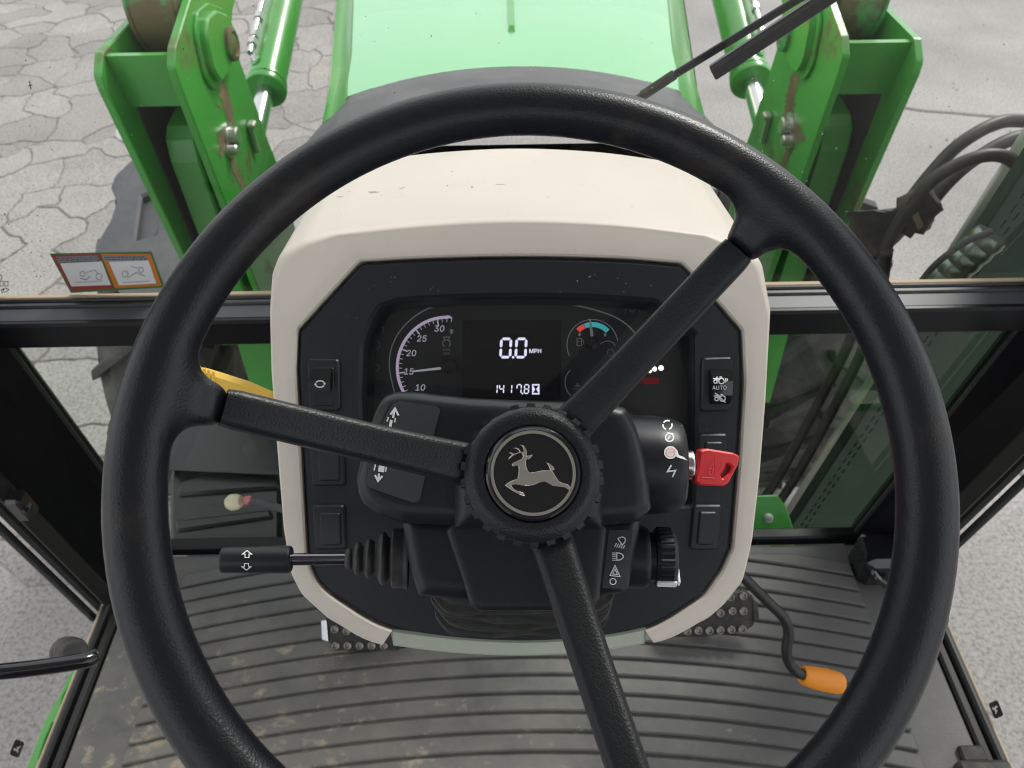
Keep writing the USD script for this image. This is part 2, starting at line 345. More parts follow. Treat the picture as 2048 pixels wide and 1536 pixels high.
def pane(name, tint):
    return usdkit.material(stage, f'/World/Looks/{name}', {'w': ('layer_weight', {'blend': .5}), 'p5': ('math', {'math_type': 'power', 'value2': 5.}), 'k': ('math', {'math_type': 'multiply_add', 'value2': .93, 'value3': .032}),
        't': ('transparent_bsdf', {'color': tint}), 'g': ('glossy_bsdf', {'color': (1, 1, 1), 'roughness': .01}), 'm': ('mix_closure', {})},
        [('w.facing', 'p5.value1'), ('p5.value', 'k.value1'), ('k.value', 'm.fac'), ('t.BSDF', 'm.closure1'), ('g.BSDF', 'm.closure2')], surface='m.closure')
M['wind_glass'] = pane('windshield_glass', (.965, .985, .965)); M['low_glass'] = pane('lower_window_glass', (.84, .90, .85)); M['door_glass'] = pane('door_glass', (.97, .985, .975))
def concrete(name, base, dark):
    N = {'g': ('geometry', {}), 'n1': ('noise_texture', {'scale': 1.1, 'detail': 8, 'roughness': .6}), 'n2': ('noise_texture', {'scale': 85., 'detail': 4, 'roughness': .7}), 'n3': ('noise_texture', {'scale': 3.2, 'detail': 6, 'roughness': .75}),
         'v': ('voronoi_texture', {'scale': 160., 'feature': 'f1'}),
         'r1': ('rgb_ramp', {'ramp': [(.30, tuple(np.array(base)*.78)), (.72, tuple(np.array(base)*1.13))]}), 'r2': ('rgb_ramp', {'ramp': [(.34, (.55, .54, .53)), (.52, (1, 1, 1)), (.72, (1.22, 1.2, 1.18))]}),
         'mm': ('mix_color', {'blend_type': 'multiply', 'fac': 1., 'use_clamp': False}), 'r3': ('map_range', {'from_min': .62, 'from_max': .76, 'to_min': 0., 'to_max': .55, 'clamp': True}),
         'm3': ('mix_color', {'b': dark}), 'p': ('principled_bsdf', {'roughness': .9, 'specular_ior_level': .3}), 'b': ('bump', {'strength': .5, 'distance': .003})}
    L = [('g.position', 'n1.vector'), ('g.position', 'n2.vector'), ('g.position', 'n3.vector'), ('g.position', 'v.vector'), ('n1.fac', 'r1.fac'), ('n2.fac', 'r2.fac'), ('r1.color', 'mm.a'), ('r2.color', 'mm.b'),
         ('n3.fac', 'r3.value'), ('r3.result', 'm3.fac'), ('mm.result', 'm3.a'), ('m3.result', 'p.base_color'), ('n2.fac', 'b.height'), ('b.normal', 'p.normal')]
    return usdkit.material(stage, f'/World/Looks/{name}', N, L, surface='p.BSDF')
M['concrete'] = concrete('pale_weathered_pavement', (.322, .305, .294), (.20, .18, .165))
M['slabs'] = [concrete(f'cracked_pavement_tone_{w}', c, (.20, .175, .16)) for w, c in (('a', (.300, .280, .267)), ('b', (.272, .255, .244)), ('c', (.325, .306, .292)))]
M['crack'] = concrete('crack_soil', (.19, .17, .155), (.07, .06, .05))
def mat_look():
    N = {'g': ('geometry', {}), 'sx': ('separate_xyz', {}), 'n1': ('noise_texture', {'scale': 34., 'detail': 9, 'roughness': .68, 'distortion': .05}), 'n2': ('noise_texture', {'scale': 5.5, 'detail': 7, 'roughness': .7, 'distortion': .05}),
         'n3': ('noise_texture', {'scale': 380., 'detail': 3}), 'vo': ('voronoi_texture', {'scale': 48., 'feature': 'f1'}), 'mx': ('map_range', {'from_min': -.20, 'from_max': .46, 'to_min': .055, 'to_max': -.10, 'clamp': True}),
         'my': ('map_range', {'from_min': .30, 'from_max': .62, 'to_min': .03, 'to_max': -.10, 'clamp': True}), 'ad': ('math', {'math_type': 'add'}), 'ad2': ('math', {'math_type': 'add'}), 'ad3': ('math', {'math_type': 'add'}),
         'r1': ('map_range', {'from_min': .60, 'from_max': .71, 'to_min': 0., 'to_max': .85, 'clamp': True}), 'r2': ('map_range', {'from_min': .40, 'from_max': .68, 'to_min': 0., 'to_max': .75, 'clamp': True}),
         'st': ('mapping', {'scale': (.85, 1.15, 1.)}), 'm1': ('mix_color', {'a': (.105, .101, .099), 'b': (.25, .23, .20)}), 'm2': ('mix_color', {'b': (.40, .325, .24)}), 'p': ('principled_bsdf', {'specular_ior_level': .5}),
         'rr': ('map_range', {'from_min': 0., 'from_max': 1., 'to_min': .46, 'to_max': .8}), 'b': ('bump', {'strength': .3, 'distance': .0008})}
    L = [('g.position', 'st.vector'), ('st.vector', 'n1.vector'), ('st.vector', 'n2.vector'), ('g.position', 'n3.vector'), ('g.position', 'sx.vector'), ('sx.x', 'mx.value'), ('sx.y', 'my.value'), ('mx.result', 'ad.value1'), ('my.result', 'ad.value2'),
         ('ad.value', 'ad2.value1'), ('n1.fac', 'ad2.value2'), ('ad.value', 'ad3.value1'), ('n2.fac', 'ad3.value2'), ('ad2.value', 'r1.value'), ('ad3.value', 'r2.value'), ('r2.result', 'm1.fac'), ('m1.result', 'm2.a'), ('r1.result', 'm2.fac'), ('m2.result', 'p.base_color'),
         ('r2.result', 'rr.value'), ('rr.result', 'p.roughness'), ('n3.fac', 'b.height'), ('b.normal', 'p.normal')]
    return usdkit.material(stage, '/World/Looks/muddy_floor_mat', N, L, surface='p.BSDF')
M['mat'] = mat_look()

# ------------------------------------------------------------------ ground
def grid_sheet(x0, x1, y0, y1, z): return TM([[x0, y0, z], [x1, y0, z], [x1, y1, z], [x0, y1, z]], [[0, 1, 2], [0, 2, 3]], process=False)
ground = Thing('ground', 'pale weathered pavement around the tractor, map cracked on the left', 'pavement', (0, 0, 0), kind='structure')
ground.part('pavement', grid_sheet(-400, 400, -400, 900, 0), M['concrete'], smooth=False)
zone = Polygon([(-.70, 1.2), (-1.5, 1.15), (-2.6, 1.9), (-5.6, 7.6), (-1.0, 7.6), (-.9, 3.4)])
ground.part('crack_soil', (lambda v, f: TM(np.c_[v, np.full(len(v), .004)], f, process=False))(*tri2d(zone.buffer(-.03))), M['crack'], smooth=False)
def warp(p):
    q = np.c_[p, np.zeros(len(p))]; s = 6.5
    d = np.stack([meshkit.fbm(q*s, 3, 1), meshkit.fbm(q*s, 3, 9)], 1)-.5
    return p + d*.23
seeds = []
for gx in np.arange(-6.2, .4, .285):
    for gy in np.arange(.1, 8.4, .27):
        seeds.append((gx+RNG.uniform(-.14, .14), gy+RNG.uniform(-.13, .13)))
seeds = np.array(seeds); vor = Voronoi(seeds)
cells = {}
for k, reg in enumerate(vor.point_region):
    R = vor.regions[reg]
    if -1 in R or len(R) < 3: continue
    p = Polygon(vor.vertices[R]).segmentize(.05); p = Polygon(warp(np.array(p.exterior.coords))).buffer(0)
    if p.is_empty or not p.intersects(zone): continue
    cells[k] = p
for a_, b_ in vor.ridge_points:                       # some neighbours never cracked apart
    if a_ in cells and b_ in cells and RNG.random() < .13 and cells[a_].area+cells[b_].area < .22:
        q = cells[a_].union(cells[b_]).buffer(.003).buffer(-.003)
        if q.geom_type == 'Polygon': cells[a_] = q; del cells[b_]
for k, p in cells.items():
    gap = .0022 + .0045*meshkit.noise(np.array([[*seeds[k], 0]])*1.3, 4)[0]
    p = p.buffer(-gap).intersection(zone)
    if p.is_empty or p.area < .004: continue
    p = max(getattr(p, 'geoms', [p]), key=lambda g: g.area); p = p.simplify(.004)
    if p.geom_type != 'Polygon' or p.area < .004: continue
    h = .009+RNG.uniform(-.0015, .0025)
    m = prism(Polygon(p.exterior), -.002, h, .0035)
    ground.part('pavement_piece', m, M['slabs'][int(RNG.integers(0, 3))], smooth=False)
peb = []
for k in range(60):
    px_, py_ = (RNG.uniform(1700, 2040), RNG.uniform(0, 420)) if k < 26 else (RNG.uniform(0, 460), RNG.uniform(0, 520))
    q = on_z(px_, py_, 0); r = RNG.uniform(.003, .0065)
    g = trimesh.creation.icosphere(1, r); g.vertices *= RNG.uniform(.6, 1.3, 3)*np.array([1, 1, .7]); g.apply_translation(q+np.array([0, 0, .005])); peb.append(g)
single('pebbles', cat(peb), M['slabs'][2], 'scattered small pebbles and grit on the pavement', 'pebbles', kind='stuff', smooth=False)
# a joint that runs across on the right
jl = [on_z(x, y, 0)[:2] for x, y in ((1790, 212), (1840, 221), (1905, 226), (1970, 232), (2048, 236), (2200, 240))]
jp = LineString(spline(np.c_[jl, np.zeros(len(jl))], 30)[:, :2]).buffer(.013)
ground.part('joint', (lambda v, f: TM(np.c_[v, np.full(len(v), .004)], f, process=False))(*tri2d(jp)), M['crack'], smooth=False)
jl = [on_z(x, y, 0)[:2] for x, y in ((2030, 930), (2048, 955), (2100, 1000))]
ground.part('joint', (lambda v, f: TM(np.c_[v, np.full(len(v), .004)], f, process=False))(*tri2d(LineString(jl).buffer(.006))), M['crack'], smooth=False)

# ------------------------------------------------------------------ cab: floor, mat, frame, glass
FZ = CAM_H-1.05                    # floor of the cab
fl, fr_ = on_z(335, 1103, FZ), on_z(1700, 1093, FZ); FY = (fl[1]+fr_[1])/2; FXL, FXR = fl[0], fr_[0]
XL, XR = on_z(110, 1520, FZ)[0], on_z(1985, 1520, FZ)[0]
cab = Thing('tractor_cab', 'black steel cab frame with corner pillars and low crossbar under the windshield', 'tractor cab', (0, .3, FZ-.05))
cab.part('floor', rbox(((XL+XR)/2, (FY-.75)/2, FZ-.035), ((XR-XL)/2+.015, (FY+.75)/2, .025), .004), M['frame'])
BY = .655                          # crossbar
zt, zb = on_y(1036, 634, BY)[2], on_y(1036, 682, BY)[2]
cab.part('crossbar', rbox((0, BY+.018, (zt+zb)/2), (.74, .018, (zt-zb)/2), .003), M['frame'])
YLG, YSL, YLP = on_z(1036, 603, zt)[1], on_z(1036, 589, zt)[1], on_z(1036, 580, zt)[1]
cab.part('crossbar_ledge', hull([(s*.74, y, z) for s in (-1, 1) for y, z in ((BY+.008, zt-.004), (BY+.008, zt+.0005), (YLG, zt+.002), (YLG, zt-.010))]), M['ledge'])
cab.part('windshield_seal', cat([rbox((0, YLG+(YSL-YLG)*.3, zt-.004), (.74, (YSL-YLG)*.32, .009), .002), rbox((0, YLG+(YSL-YLG)*.85, zt-.003), (.74, (YSL-YLG)*.2, .010), .002)]), M['seal'])
cab.part('seal_lip', rbox((0, (YSL+YLP)/2+.001, zt-.001), (.74, (YLP-YSL)*.42, .007), .001), M['tan_seal'])
cab.part('front_sill', rbox((0, FY+.012, FZ+.004), ((FXR-FXL)/2+.06, .010, .012), .003), M['frame'])
# corner pillars
def pillar(side):
    if side < 0: A, B, T, O = (318, 1103), (228, 1217), (18, 700), (0, 985)
    else: A, B, T, O = (1692, 1094), (1772, 1168), (2040, 660), (2048, 893)
    a, b = on_z(*A, FZ-.02), on_z(*B, FZ-.02); t = on_y(*T, BY+.01); ta = (t-a)/(t-a)[2]
    o = on_plane(*O, b, np.array([ta[1]*0, 1., -ta[1]])); tb = (o-b)/(o-b)[2]
    H = 1.62; out = np.array([side*.035, .035, 0]); a2, b2 = a+ta*H, b+ta*H
    ring0 = [a+np.array([0, .015, 0]), a, b, b+out*np.array([1, .3, 0]), a+out+np.array([0, .02, 0])]; sh = [r+ta*H for r in ring0]
    sh[2] = b+tb*H; sh[3] = b+tb*H+out*np.array([1, .3, 0])
    return loft([np.array(ring0), np.array(sh)]), a, b, ta, tb, out
PIL = {}
for sd in (-1, 1):
    m, a, b, ta, tb, out = pillar(sd); PIL[sd] = (a, b, ta, tb)
    cab.part('pillar', m, M['frame'], smooth=20)
    # rubber seals along both edges and the grey door channel
    inn = tube([a+ta*.0+np.array([sd*.002, .004, 0]), a+ta*1.5+np.array([sd*.002, .004, 0])], .0045, 8)
    cab.part('glass_seal', inn, M['seal'])
    q = np.array([sd*.010, -.006, 0]); cab.part('door_seal', cat([tube([b+q+tb*.0, b+q+tb*1.5], .0075, 8), tube([b+q*2.6+tb*.0, b+q*2.6+tb*1.5], .006, 8)]), M['seal'])
    q = np.array([-sd*.012, -.004, 0]); e = b+q; cab.part('door_channel', bar(e+tb*.02, e+tb*1.5, .022, .008, .002, up=(-sd*.7, -.7, 0)), M['dark_metal'])
    hb = np.array([-sd*.02, -.010, 0]); zc = .30 if sd < 0 else .40
    cab.part('hinge_bracket', cat([rbox(b+hb*1.6+tb*zc, (.010, .012, .022), .004), revolve([(.0001, -.004), (.006, -.004), (.006, .008), (.0001, .010)], b+hb*2.0+tb*zc, (-sd*.4, -.8, .2), 12)]), M['gloss_black'])
# foot of the right pillar, sills beside the mat, door channels
for sd in (-1, 1):
    X = XL if sd < 0 else XR; b = PIL[sd][1]
    cab.part('door_sill', bar((X-sd*.008, b[1]-.02, FZ+.002), (X-sd*.008, -.7, FZ+.002), .014, .012, .003), M['dark_metal'])
    cab.part('sill_seal', bar((X+sd*.006, b[1], FZ+.006), (X+sd*.006, -.7, FZ+.006), .010, .018, .003), M['seal'])
    cab.part('sill_lip', bar((X+sd*.0145, b[1]+.01, FZ+.004), (X+sd*.0145, -.7, FZ+.004), .004, .012, .001), M['tan_seal'])
p = on_z(1735, 1150, FZ)
cab.part('pillar_foot', cat([rbox(p+np.array([.012, .01, .03]), (.035, .03, .035), .010), tube(spline([p+np.array([-.02, .03, .06]), p+np.array([-.015, -.02, .045]), p+np.array([.012, -.03, .02])], 12), .006, 8)]), M['gloss_black'])
p = on_z(1940, 1512, FZ)
cab.part('floor_latch', cat([rbox(p+np.array([0, 0, .006]), (.016, .010, .006), .002), rbox(p+np.array([.004, -.022, .010]), (.034, .012, .010), .004)]), M['rubber'])
# roof, rear wall and headliner that shade the cab
cab.part('roof', rbox((0, -.10, FZ+1.62), (.78, .86, .05), .03), M['liner'])
cab.part('rear_wall', rbox((0, -.98, FZ+.40), (.70, .02, .45), .01), M['frame'])
for sd in (-1, 1): cab.part('rear_pillar', bar((sd*.66, -.96, FZ), (sd*.70, -.96, FZ+1.6), .08, .06, .01), M['frame'])

mat_ = Thing('floor_mat', 'muddy dark grey rubber floor mat with arched ribs under the steering console', 'floor mat', ((XL+XR)/2, .3, FZ))
YE = -.05
mat_.part('mat_base', rbox(((XL+XR)/2, (FY+YE)/2, FZ-.003), ((XR-XL)/2-.017, (FY-YE)/2-.004, .006), .002), M['mat'])
ARC, STEP = 2.3, .0257
n_r = int((FY-YE)/STEP)+6
for i in range(n_r):
    y1 = FY+.045-i*STEP; y0 = y1-STEP+.0045
    x0 = XL+.095; x1 = XR-.095
    xs = np.linspace(x0, x1, 25); sag = ARC-np.sqrt(ARC**2-(xs-.0)**2)
    top = np.c_[xs, y1-sag]; bot = np.c_[xs[::-1], (y0-sag)[::-1]]
    poly = Polygon(np.vstack([top, bot])).intersection(sbox(x0-1, YE+.01, x1+1, FY-.022))
    if poly.is_empty: continue
    for g in getattr(poly, 'geoms', [poly]):
        if g.area < .0006: continue
        m = prism(g, FZ+.002, FZ+.0092, .0018)
        mat_.part('rib', m, M['mat'], smooth=False)
# ---- glass
def quad(a, b, c, d, t=0):
    return TM(np.array([a, b, c, d], float), [[0, 1, 2], [0, 2, 3]], process=False)
WY = YLP+.002
wl, wr = PIL[-1][0]+PIL[-1][2]*1.55, PIL[1][0]+PIL[1][2]*1.55
WS0 = np.array([-.72, WY, zt-.004]); WTOP = np.array([0, -.03, 1.03])
ws = Thing('windshield', 'large clear windshield above the black crossbar, dusty with small specks', 'windshield', (0, WY, zt))
ws.part('pane', quad(WS0, WS0*np.array([-1, 1, 1]), WS0*np.array([-1, 1, 1])+WTOP, WS0+WTOP, .005), M['wind_glass'], smooth=False)
WF = Frame((0, WY-.001, zt-.004), u=(1, 0, 0), v=WTOP)
LG = Thing('lower_front_window', 'tinted lower front window between the crossbar and the floor', 'window', (0, FY+.012, FZ))
LG.part('pane', quad((FXL-.02, FY+.016, FZ+.015), (FXR+.02, FY+.016, FZ+.015), (FXR+.10, BY+.022, zb+.003), (FXL-.10, BY+.022, zb+.003), .004), M['low_glass'], smooth=False)
DG = {}
for sd, nm in ((-1, 'left'), (1, 'right')):
    X = XL if sd < 0 else XR; b = PIL[sd][1]; tb = PIL[sd][3]; xx = X+sd*.024
    t = Thing('cab_door', f'clear glass cab door on the {nm} side, thin rubber edge', 'cab door', (xx, 0, FZ), group='glass cab doors')
    e0 = b+np.array([sd*.03, -.012, .0]); lean = tb*1.45
    t.part('pane', quad((xx, e0[1], FZ-.02), (xx, -.75, FZ-.02), (xx+sd*.10, -.75, FZ+1.45), (xx+lean[0]*1.0, e0[1]+lean[1], FZ+1.45), .004), M['door_glass'], smooth=False)
    DG[sd] = (t, Frame((xx-sd*.003, .3, FZ), u=(0, 1., 0), v=(sd*.07, 0, 1)) if sd < 0 else Frame((xx-sd*.003, .3, FZ), u=(0, -1., 0), v=(sd*.07, 0, 1)))
# door handle on the left door
t = DG[-1][0]
hz = [at_depth(-60, 1349, .70), at_depth(60, 1337, .72), at_depth(165, 1322, .74), at_depth(192, 1312, .75)]
t.part('handle', tube(spline(hz, 24), .0078, 14), M['gloss_black'])
c = at_depth(150, 1305, .83); d = at_depth(112, 1300, .92)-c
t.part('handle_mount', revolve([(.0001, 0), (.012, 0), (.016, .015), (.0165, .02), (.0145, .022), (.0165, .026), (.0165, .034), (.0145, .036), (.017, .040), (.017, .055), (.0001, .057)], c, d, 28), M['rubber'])
c = at_depth(1888, 1240, .98)
DG[1][0].part('door_stud', revolve([(.0001, 0), (.010, 0), (.010, .01), (.006, .014), (.006, .03), (.0001, .03)], c, (-1, .2, .2), 16), M['rubber'])

# ------------------------------------------------------------------ flat print, drawn in photograph pixels and laid on a surface
def marks(fr, polys, w=.0004):
    """print laid on a frame: shapely polygons in photograph pixels"""
    u = unary_union([p for p in polys if not p.is_empty]); v, f = tri2d(u)
    q = np.c_[fr.pts(v, w), np.full(len(v), w)]
    return fix_up(TM(fr.out(q), f, process=False), fr.n)
def fix_up(m, n):
    nn = np.cross(m.vertices[m.faces[:, 1]]-m.vertices[m.faces[:, 0]], m.vertices[m.faces[:, 2]]-m.vertices[m.faces[:, 0]]) @ n
    m.faces[nn < 0] = m.faces[nn < 0][:, ::-1]; return m
def line(pts, w, cap=2, close=False): 
    p = list(pts)+([pts[0]] if close else []); return LineString(p).buffer(w/2, cap_style=cap, join_style=2)
def ring(cx, cy, r, w, a0=0, a1=360, sq=1.):
    a = np.radians(np.linspace(a0, a1, max(8, int(abs(a1-a0)/6)))); return LineString(np.c_[cx+r*np.cos(a), cy+r*sq*np.sin(a)]).buffer(w/2, cap_style=2)
def arc_band(cx, cy, r0, r1, a0, a1, sq=1.):
    a = np.radians(np.linspace(a0, a1, 24)); return Polygon(np.r_[np.c_[cx+r1*np.cos(a), cy+r1*sq*np.sin(a)], np.c_[cx+r0*np.cos(a[::-1]), cy+r0*sq*np.sin(a[::-1])]])
def text(s, x, y, h, bold=False, center=True, rot=0., slant=0.):
    """lettering as shapely polygons in pixels: centred on x (or starting there), baseline y"""
    m = meshkit.text_mesh(s, h, .01, bold); v = m.vertices; f = m.faces; top = [k for k in f if (v[k][:, 2] > .005).all()]
    ps = [Polygon(v[k][:, :2]) for k in top]; u = unary_union([p.buffer(1e-4) for p in ps if p.area > 1e-9]); b = u.bounds
    u = affinity.affine_transform(u, [1, slant, 0, -1, x-((b[0]+b[2])/2 if center else b[0]), y])
    return affinity.rotate(u, rot, origin=(x, y)) if rot else u
def wrap_marks(I, polys, off=.0004, step=3.0):
    u = unary_union(polys); V, F, n = [], [], 0
    v, f = tri2d(u.segmentize(step)); D = np.array([ray(*p) for p in v]); loc, ri, ti = I.intersects_location(np.tile(EYE, (len(D), 1)), D, multiple_hits=False)
    P = np.full((len(v), 3), np.nan); P[ri] = loc-D[ri]*off/np.linalg.norm(D[ri], axis=1)[:, None]; ok = ~np.isnan(P).any(1)
    f = f[ok[f].all(1)]; P[~ok] = 0; m = TM(P, f, process=False); m.remove_unreferenced_vertices(); return fix_up(m, -FW)
SEG = {'0': 'abcdef', '1': 'bc', '4': 'bcfg', '7': 'abcf', '8': 'abcdefg'}
def seven(ch, x, y, w, h, t, sl=.06):
    """one seven-segment digit, bottom left corner x, y, in pixels"""
    g = t*.18; c = {}
    def hs(yy): return Polygon([(t*.5+g, yy), (t+g*.6, yy-t/2), (w-t-g*.6, yy-t/2), (w-t*.5-g, yy), (w-t-g*.6, yy+t/2), (t+g*.6, yy+t/2)])
    def vs(xx, y0, y1): return Polygon([(xx, y0+g), (xx+t/2, y0+t/2+g), (xx+t/2, y1-t/2-g), (xx, y1-g), (xx-t/2, y1-t/2-g), (xx-t/2, y0+t/2+g)])
    c = dict(d=hs(t/2), g=hs(h/2), a=hs(h-t/2), e=vs(t/2, t/2, h/2), f=vs(t/2, h/2, h-t/2), c=vs(w-t/2, t/2, h/2), b=vs(w-t/2, h/2, h-t/2))
    return [affinity.affine_transform(c[k], [1, sl, 0, -1, x, y]) for k in SEG[ch]]

# ------------------------------------------------------------------ instrument console
PF = Frame(at_depth(1040, 890, .575), 45)          # face of the console
con = Thing('instrument_console', 'beige console with black bezel, dials and rocker switches behind the steering wheel', 'instrument console', PF.o-np.array([0, 0, .3]))
bez = [(722, 527), (850, 520), (1040, 516), (1230, 520), (1362, 530), (1422, 595), (1480, 662), (1484, 760), (1476, 900), (1460, 1095), (1440, 1140), (1405, 1190), (1300, 1252), (1180, 1276), (1040, 1284), (900, 1276), (775, 1252), (690, 1205), (640, 1165), (618, 1115), (606, 900), (597, 740), (600, 662), (660, 595)]
cre = [(555, 505), (600, 478), (665, 461), (850, 441), (1040, 432), (1240, 440), (1420, 462), (1480, 484), (1528, 520), (1546, 620), (1536, 800), (1524, 950), (1509, 1080), (1490, 1165), (1452, 1212), (1420, 1240), (1300, 1292), (1040, 1314), (775, 1297), (655, 1242), (600, 1192), (578, 1150), (563, 1060), (550, 900), (538, 740), (535, 620), (540, 545)]
cen = np.array(PF.px(1040, 890))
def polar(P, th):
    P = np.asarray(P)-cen; out = []
    for a in th:
        d = np.array([math.cos(a), math.sin(a)]); best = 0
        for p, q in zip(P, np.roll(P, -1, 0)):
            e = q-p; den = d[0]*e[1]-d[1]*e[0]
            if abs(den) < 1e-12: continue
            t = (p[0]*e[1]-p[1]*e[0])/den; s = (p[0]*d[1]-p[1]*d[0])/den
            if t > 0 and -1e-9 <= s <= 1+1e-9: best = max(best, t)
        out.append(cen+d*best)
    return np.array(out)
bz = PF.pts(bez); cr_ = PF.pts(cre)
def curve(pl, i0, i1, n=6):
    """smooths the run of outline points i0..i1"""
    return list(pl[:i0])+[tuple(q[:2]) for q in spline(np.c_[np.array(pl[i0:i1+1], float), np.zeros(i1-i0+1)], n*(i1-i0))]+list(pl[i1+1:])
bez = curve(curve(bez, 11, 19), 0, 4); cre = curve(curve(cre, 15, 19), 2, 6); bz = PF.pts(bez); cr_ = PF.pts(cre)
def rounded(P, r): return np.array(smooth_poly(Polygon(P), r).exterior.coords)[:-1]
a0 = math.atan2(*(PF.px(1300, 1275)-cen)[::-1]); a1 = math.atan2(*(PF.px(775, 1275)-cen)[::-1])+2*math.pi
def cowl(th):
    I = polar(rounded(Polygon(bz).buffer(.0022, join_style=2).exterior.coords[:-1], .004), th); O = polar(rounded(cr_, .010), th); rows = []
    for k, a in enumerate(th):
        i, o = I[k], O[k]; d = (o-i)/np.linalg.norm(o-i)
        upw = np.clip((o[1]-.06)/.05, 0, 1); upw = upw*upw*(3-2*upw)
        s = lambda p, w: PF.out([p[0], p[1], w])[0]
        mid = i+(o-i)*.80
        f = s(o, -.006); back = f+(1-upw)*np.array([-d[0]*.012, .085, -.085])+upw*np.array([-o[0]*.05, .134, -.014])
        b0 = f+(back-f)*.06+PF.n*0; 
        lip = s(i, 0.)
        ring_ = [s(i, -.045), s(i, -.0015), s(i+d*.0015, 0.), s(mid, .0008), s(mid+(o-mid)*.55, -.0012), f, f+(back-f)*.035+(f-PF.out([*(i), -.006])[0])*.012*(1-upw), back, back-PF.n*.01-np.array([0, .002, .02]), s(i-d*.0, -.06)]
        rows.append(np.array(ring_))
    return loft(rows)
th = np.linspace(a0+.004, a0+.004+(2*math.pi-(a0+2*math.pi-a1 if False else 0)), 2)
th = np.linspace(a0, a1-2*math.pi+2*math.pi, 260) if a1 > a0 else None
if a1-a0 > 2*math.pi: th = np.linspace(a0, a1-2*math.pi, 260)
cowl_m = cowl(th); con.part('cowl', cowl_m, M['beige'], smooth=24)
CI = trimesh.ray.ray_triangle.RayMeshIntersector(cowl_m)
low = plate(PF, curve(curve([(779, 1259), (900, 1273), (1040, 1281), (1180, 1274), (1294, 1256), (1290, 1289), (1180, 1306), (1040, 1313), (900, 1307), (786, 1293)], 5, 9), 0, 4), -.05, -.001, .002, 0)
con.part('lower_trim', low, M['trim'], label='grey green strip along the bottom of the console')
# bezel with a recess for the dials
win = [(742, 640), (760, 612), (800, 600), (900, 594), (1040, 591), (1180, 593), (1310, 602), (1362, 650), (1392, 668), (1392, 880), (1385, 1010), (1040, 1020), (735, 1000), (722, 800), (726, 690)]
con.part('bezel', plate(PF, bez, -.040, -.0005, .0025, .004, holes=[win]), M['bezel'], smooth=28)
DW = -.026
DF = PF.moved(DW)
def drow(pl): return DF.pts(pl)
pw = smooth_poly(Polygon(PF.pts(win)).buffer(.001), .004); pd = smooth_poly(Polygon(PF.pts(win)).buffer(-.005), .008)
# sloping wall of the recess
N_ = 90; tt = np.linspace(0, 1, N_, endpoint=False)
ra = np.array([pw.exterior.interpolate(t, True).coords[0] for t in tt]); rb = []
for q in ra:
    pq = pd.exterior.interpolate(pd.exterior.project(Point(q))).coords[0]; rb.append(pq)
wall = loft([PF.out(np.c_[ra, np.full(N_, -.004)]), PF.out(np.c_[np.array(rb), np.full(N_, DW)])], caps=False)
con.part('recess_wall', wall, M['bezel'], smooth=40)
con.part('dial_face', PF.mesh(prism(Polygon(PF.pts(win)).buffer(.002), DW-.004, DW, 0)), M['dial'], smooth=False)
def dprint(name, polys, mat, w=.0005, each=False):
    for q in ([[p] for p in polys] if each else [polys]): con.part(name, marks(DF, q, w), M[mat], smooth=False)
# tachometer
tc = (893, 735); sq = 1.02
tach = [arc_band(*tc, 95.5, 101.5, 138, 272, 1.02), Polygon([(893, 630.5), (899, 631), (906, 637), (893, 636)])]
tick = []
for k in range(0, 24):
    a = 145+5.7*k; big = (k % 5 == 0)
    r1 = 97; r0 = 84 if big else 89; c_, s_ = math.cos(math.radians(a)), math.sin(math.radians(a))*1.02
    tick.append(line([(tc[0]+r0*c_, tc[1]+r0*s_), (tc[0]+r1*c_, tc[1]+r1*s_)], 3.0 if big else 1.4))
dprint('tachometer_scale', tach, 'lit'); dprint('tachometer_ticks', tick, 'lit_dim')
dprint('tachometer_numbers', [text(s, x, y, 12, True, slant=.15) for s, x, y in (('30', 878, 663), ('25', 843, 683), ('20', 822, 712), ('15', 817, 749), ('10', 840, 781))], 'lit_dim', .0006)
dprint('tachometer_icon', [ring(893, 687, 7.5, 1.6, -235, 55), line([(889, 679), (887, 674), (899, 674), (897, 679)], 1.5), text('n/min', 893, 701, 4.2), text('x100', 893, 709, 4.2), Polygon([(900, 659), (905, 658), (907, 663), (903, 669), (900, 666)])], 'grey_print')
con.part('tachometer_needle', DF.mesh(prism(Polygon(DF.pts([(826, 741), (826, 744.5), (882, 739), (881, 734)], .004)), .003, .0042)), M['lit_dim'], smooth=False)
con.part('needle_cap', revolve([(.0001, .006), (.0052, .0055), (.0058, .004), (.0058, 0), (.0001, 0)], DF.out([*DF.px(899, 733), 0])[0], DF.n, 28), M['gloss_black'])
# big arc lines
arc1 = spline(np.array([(790, 790, 0), (779, 735, 0), (785, 690, 0), (812, 648, 0), (860, 616, 0), (930, 606, 0), (1040, 604, 0), (1140, 609, 0), (1215, 628, 0), (1252, 648, 0), (1275, 672, 0)]), 80)[:, :2]
dprint('dial_outline', [LineString(arc1).buffer(1.2)], 'grey_print')
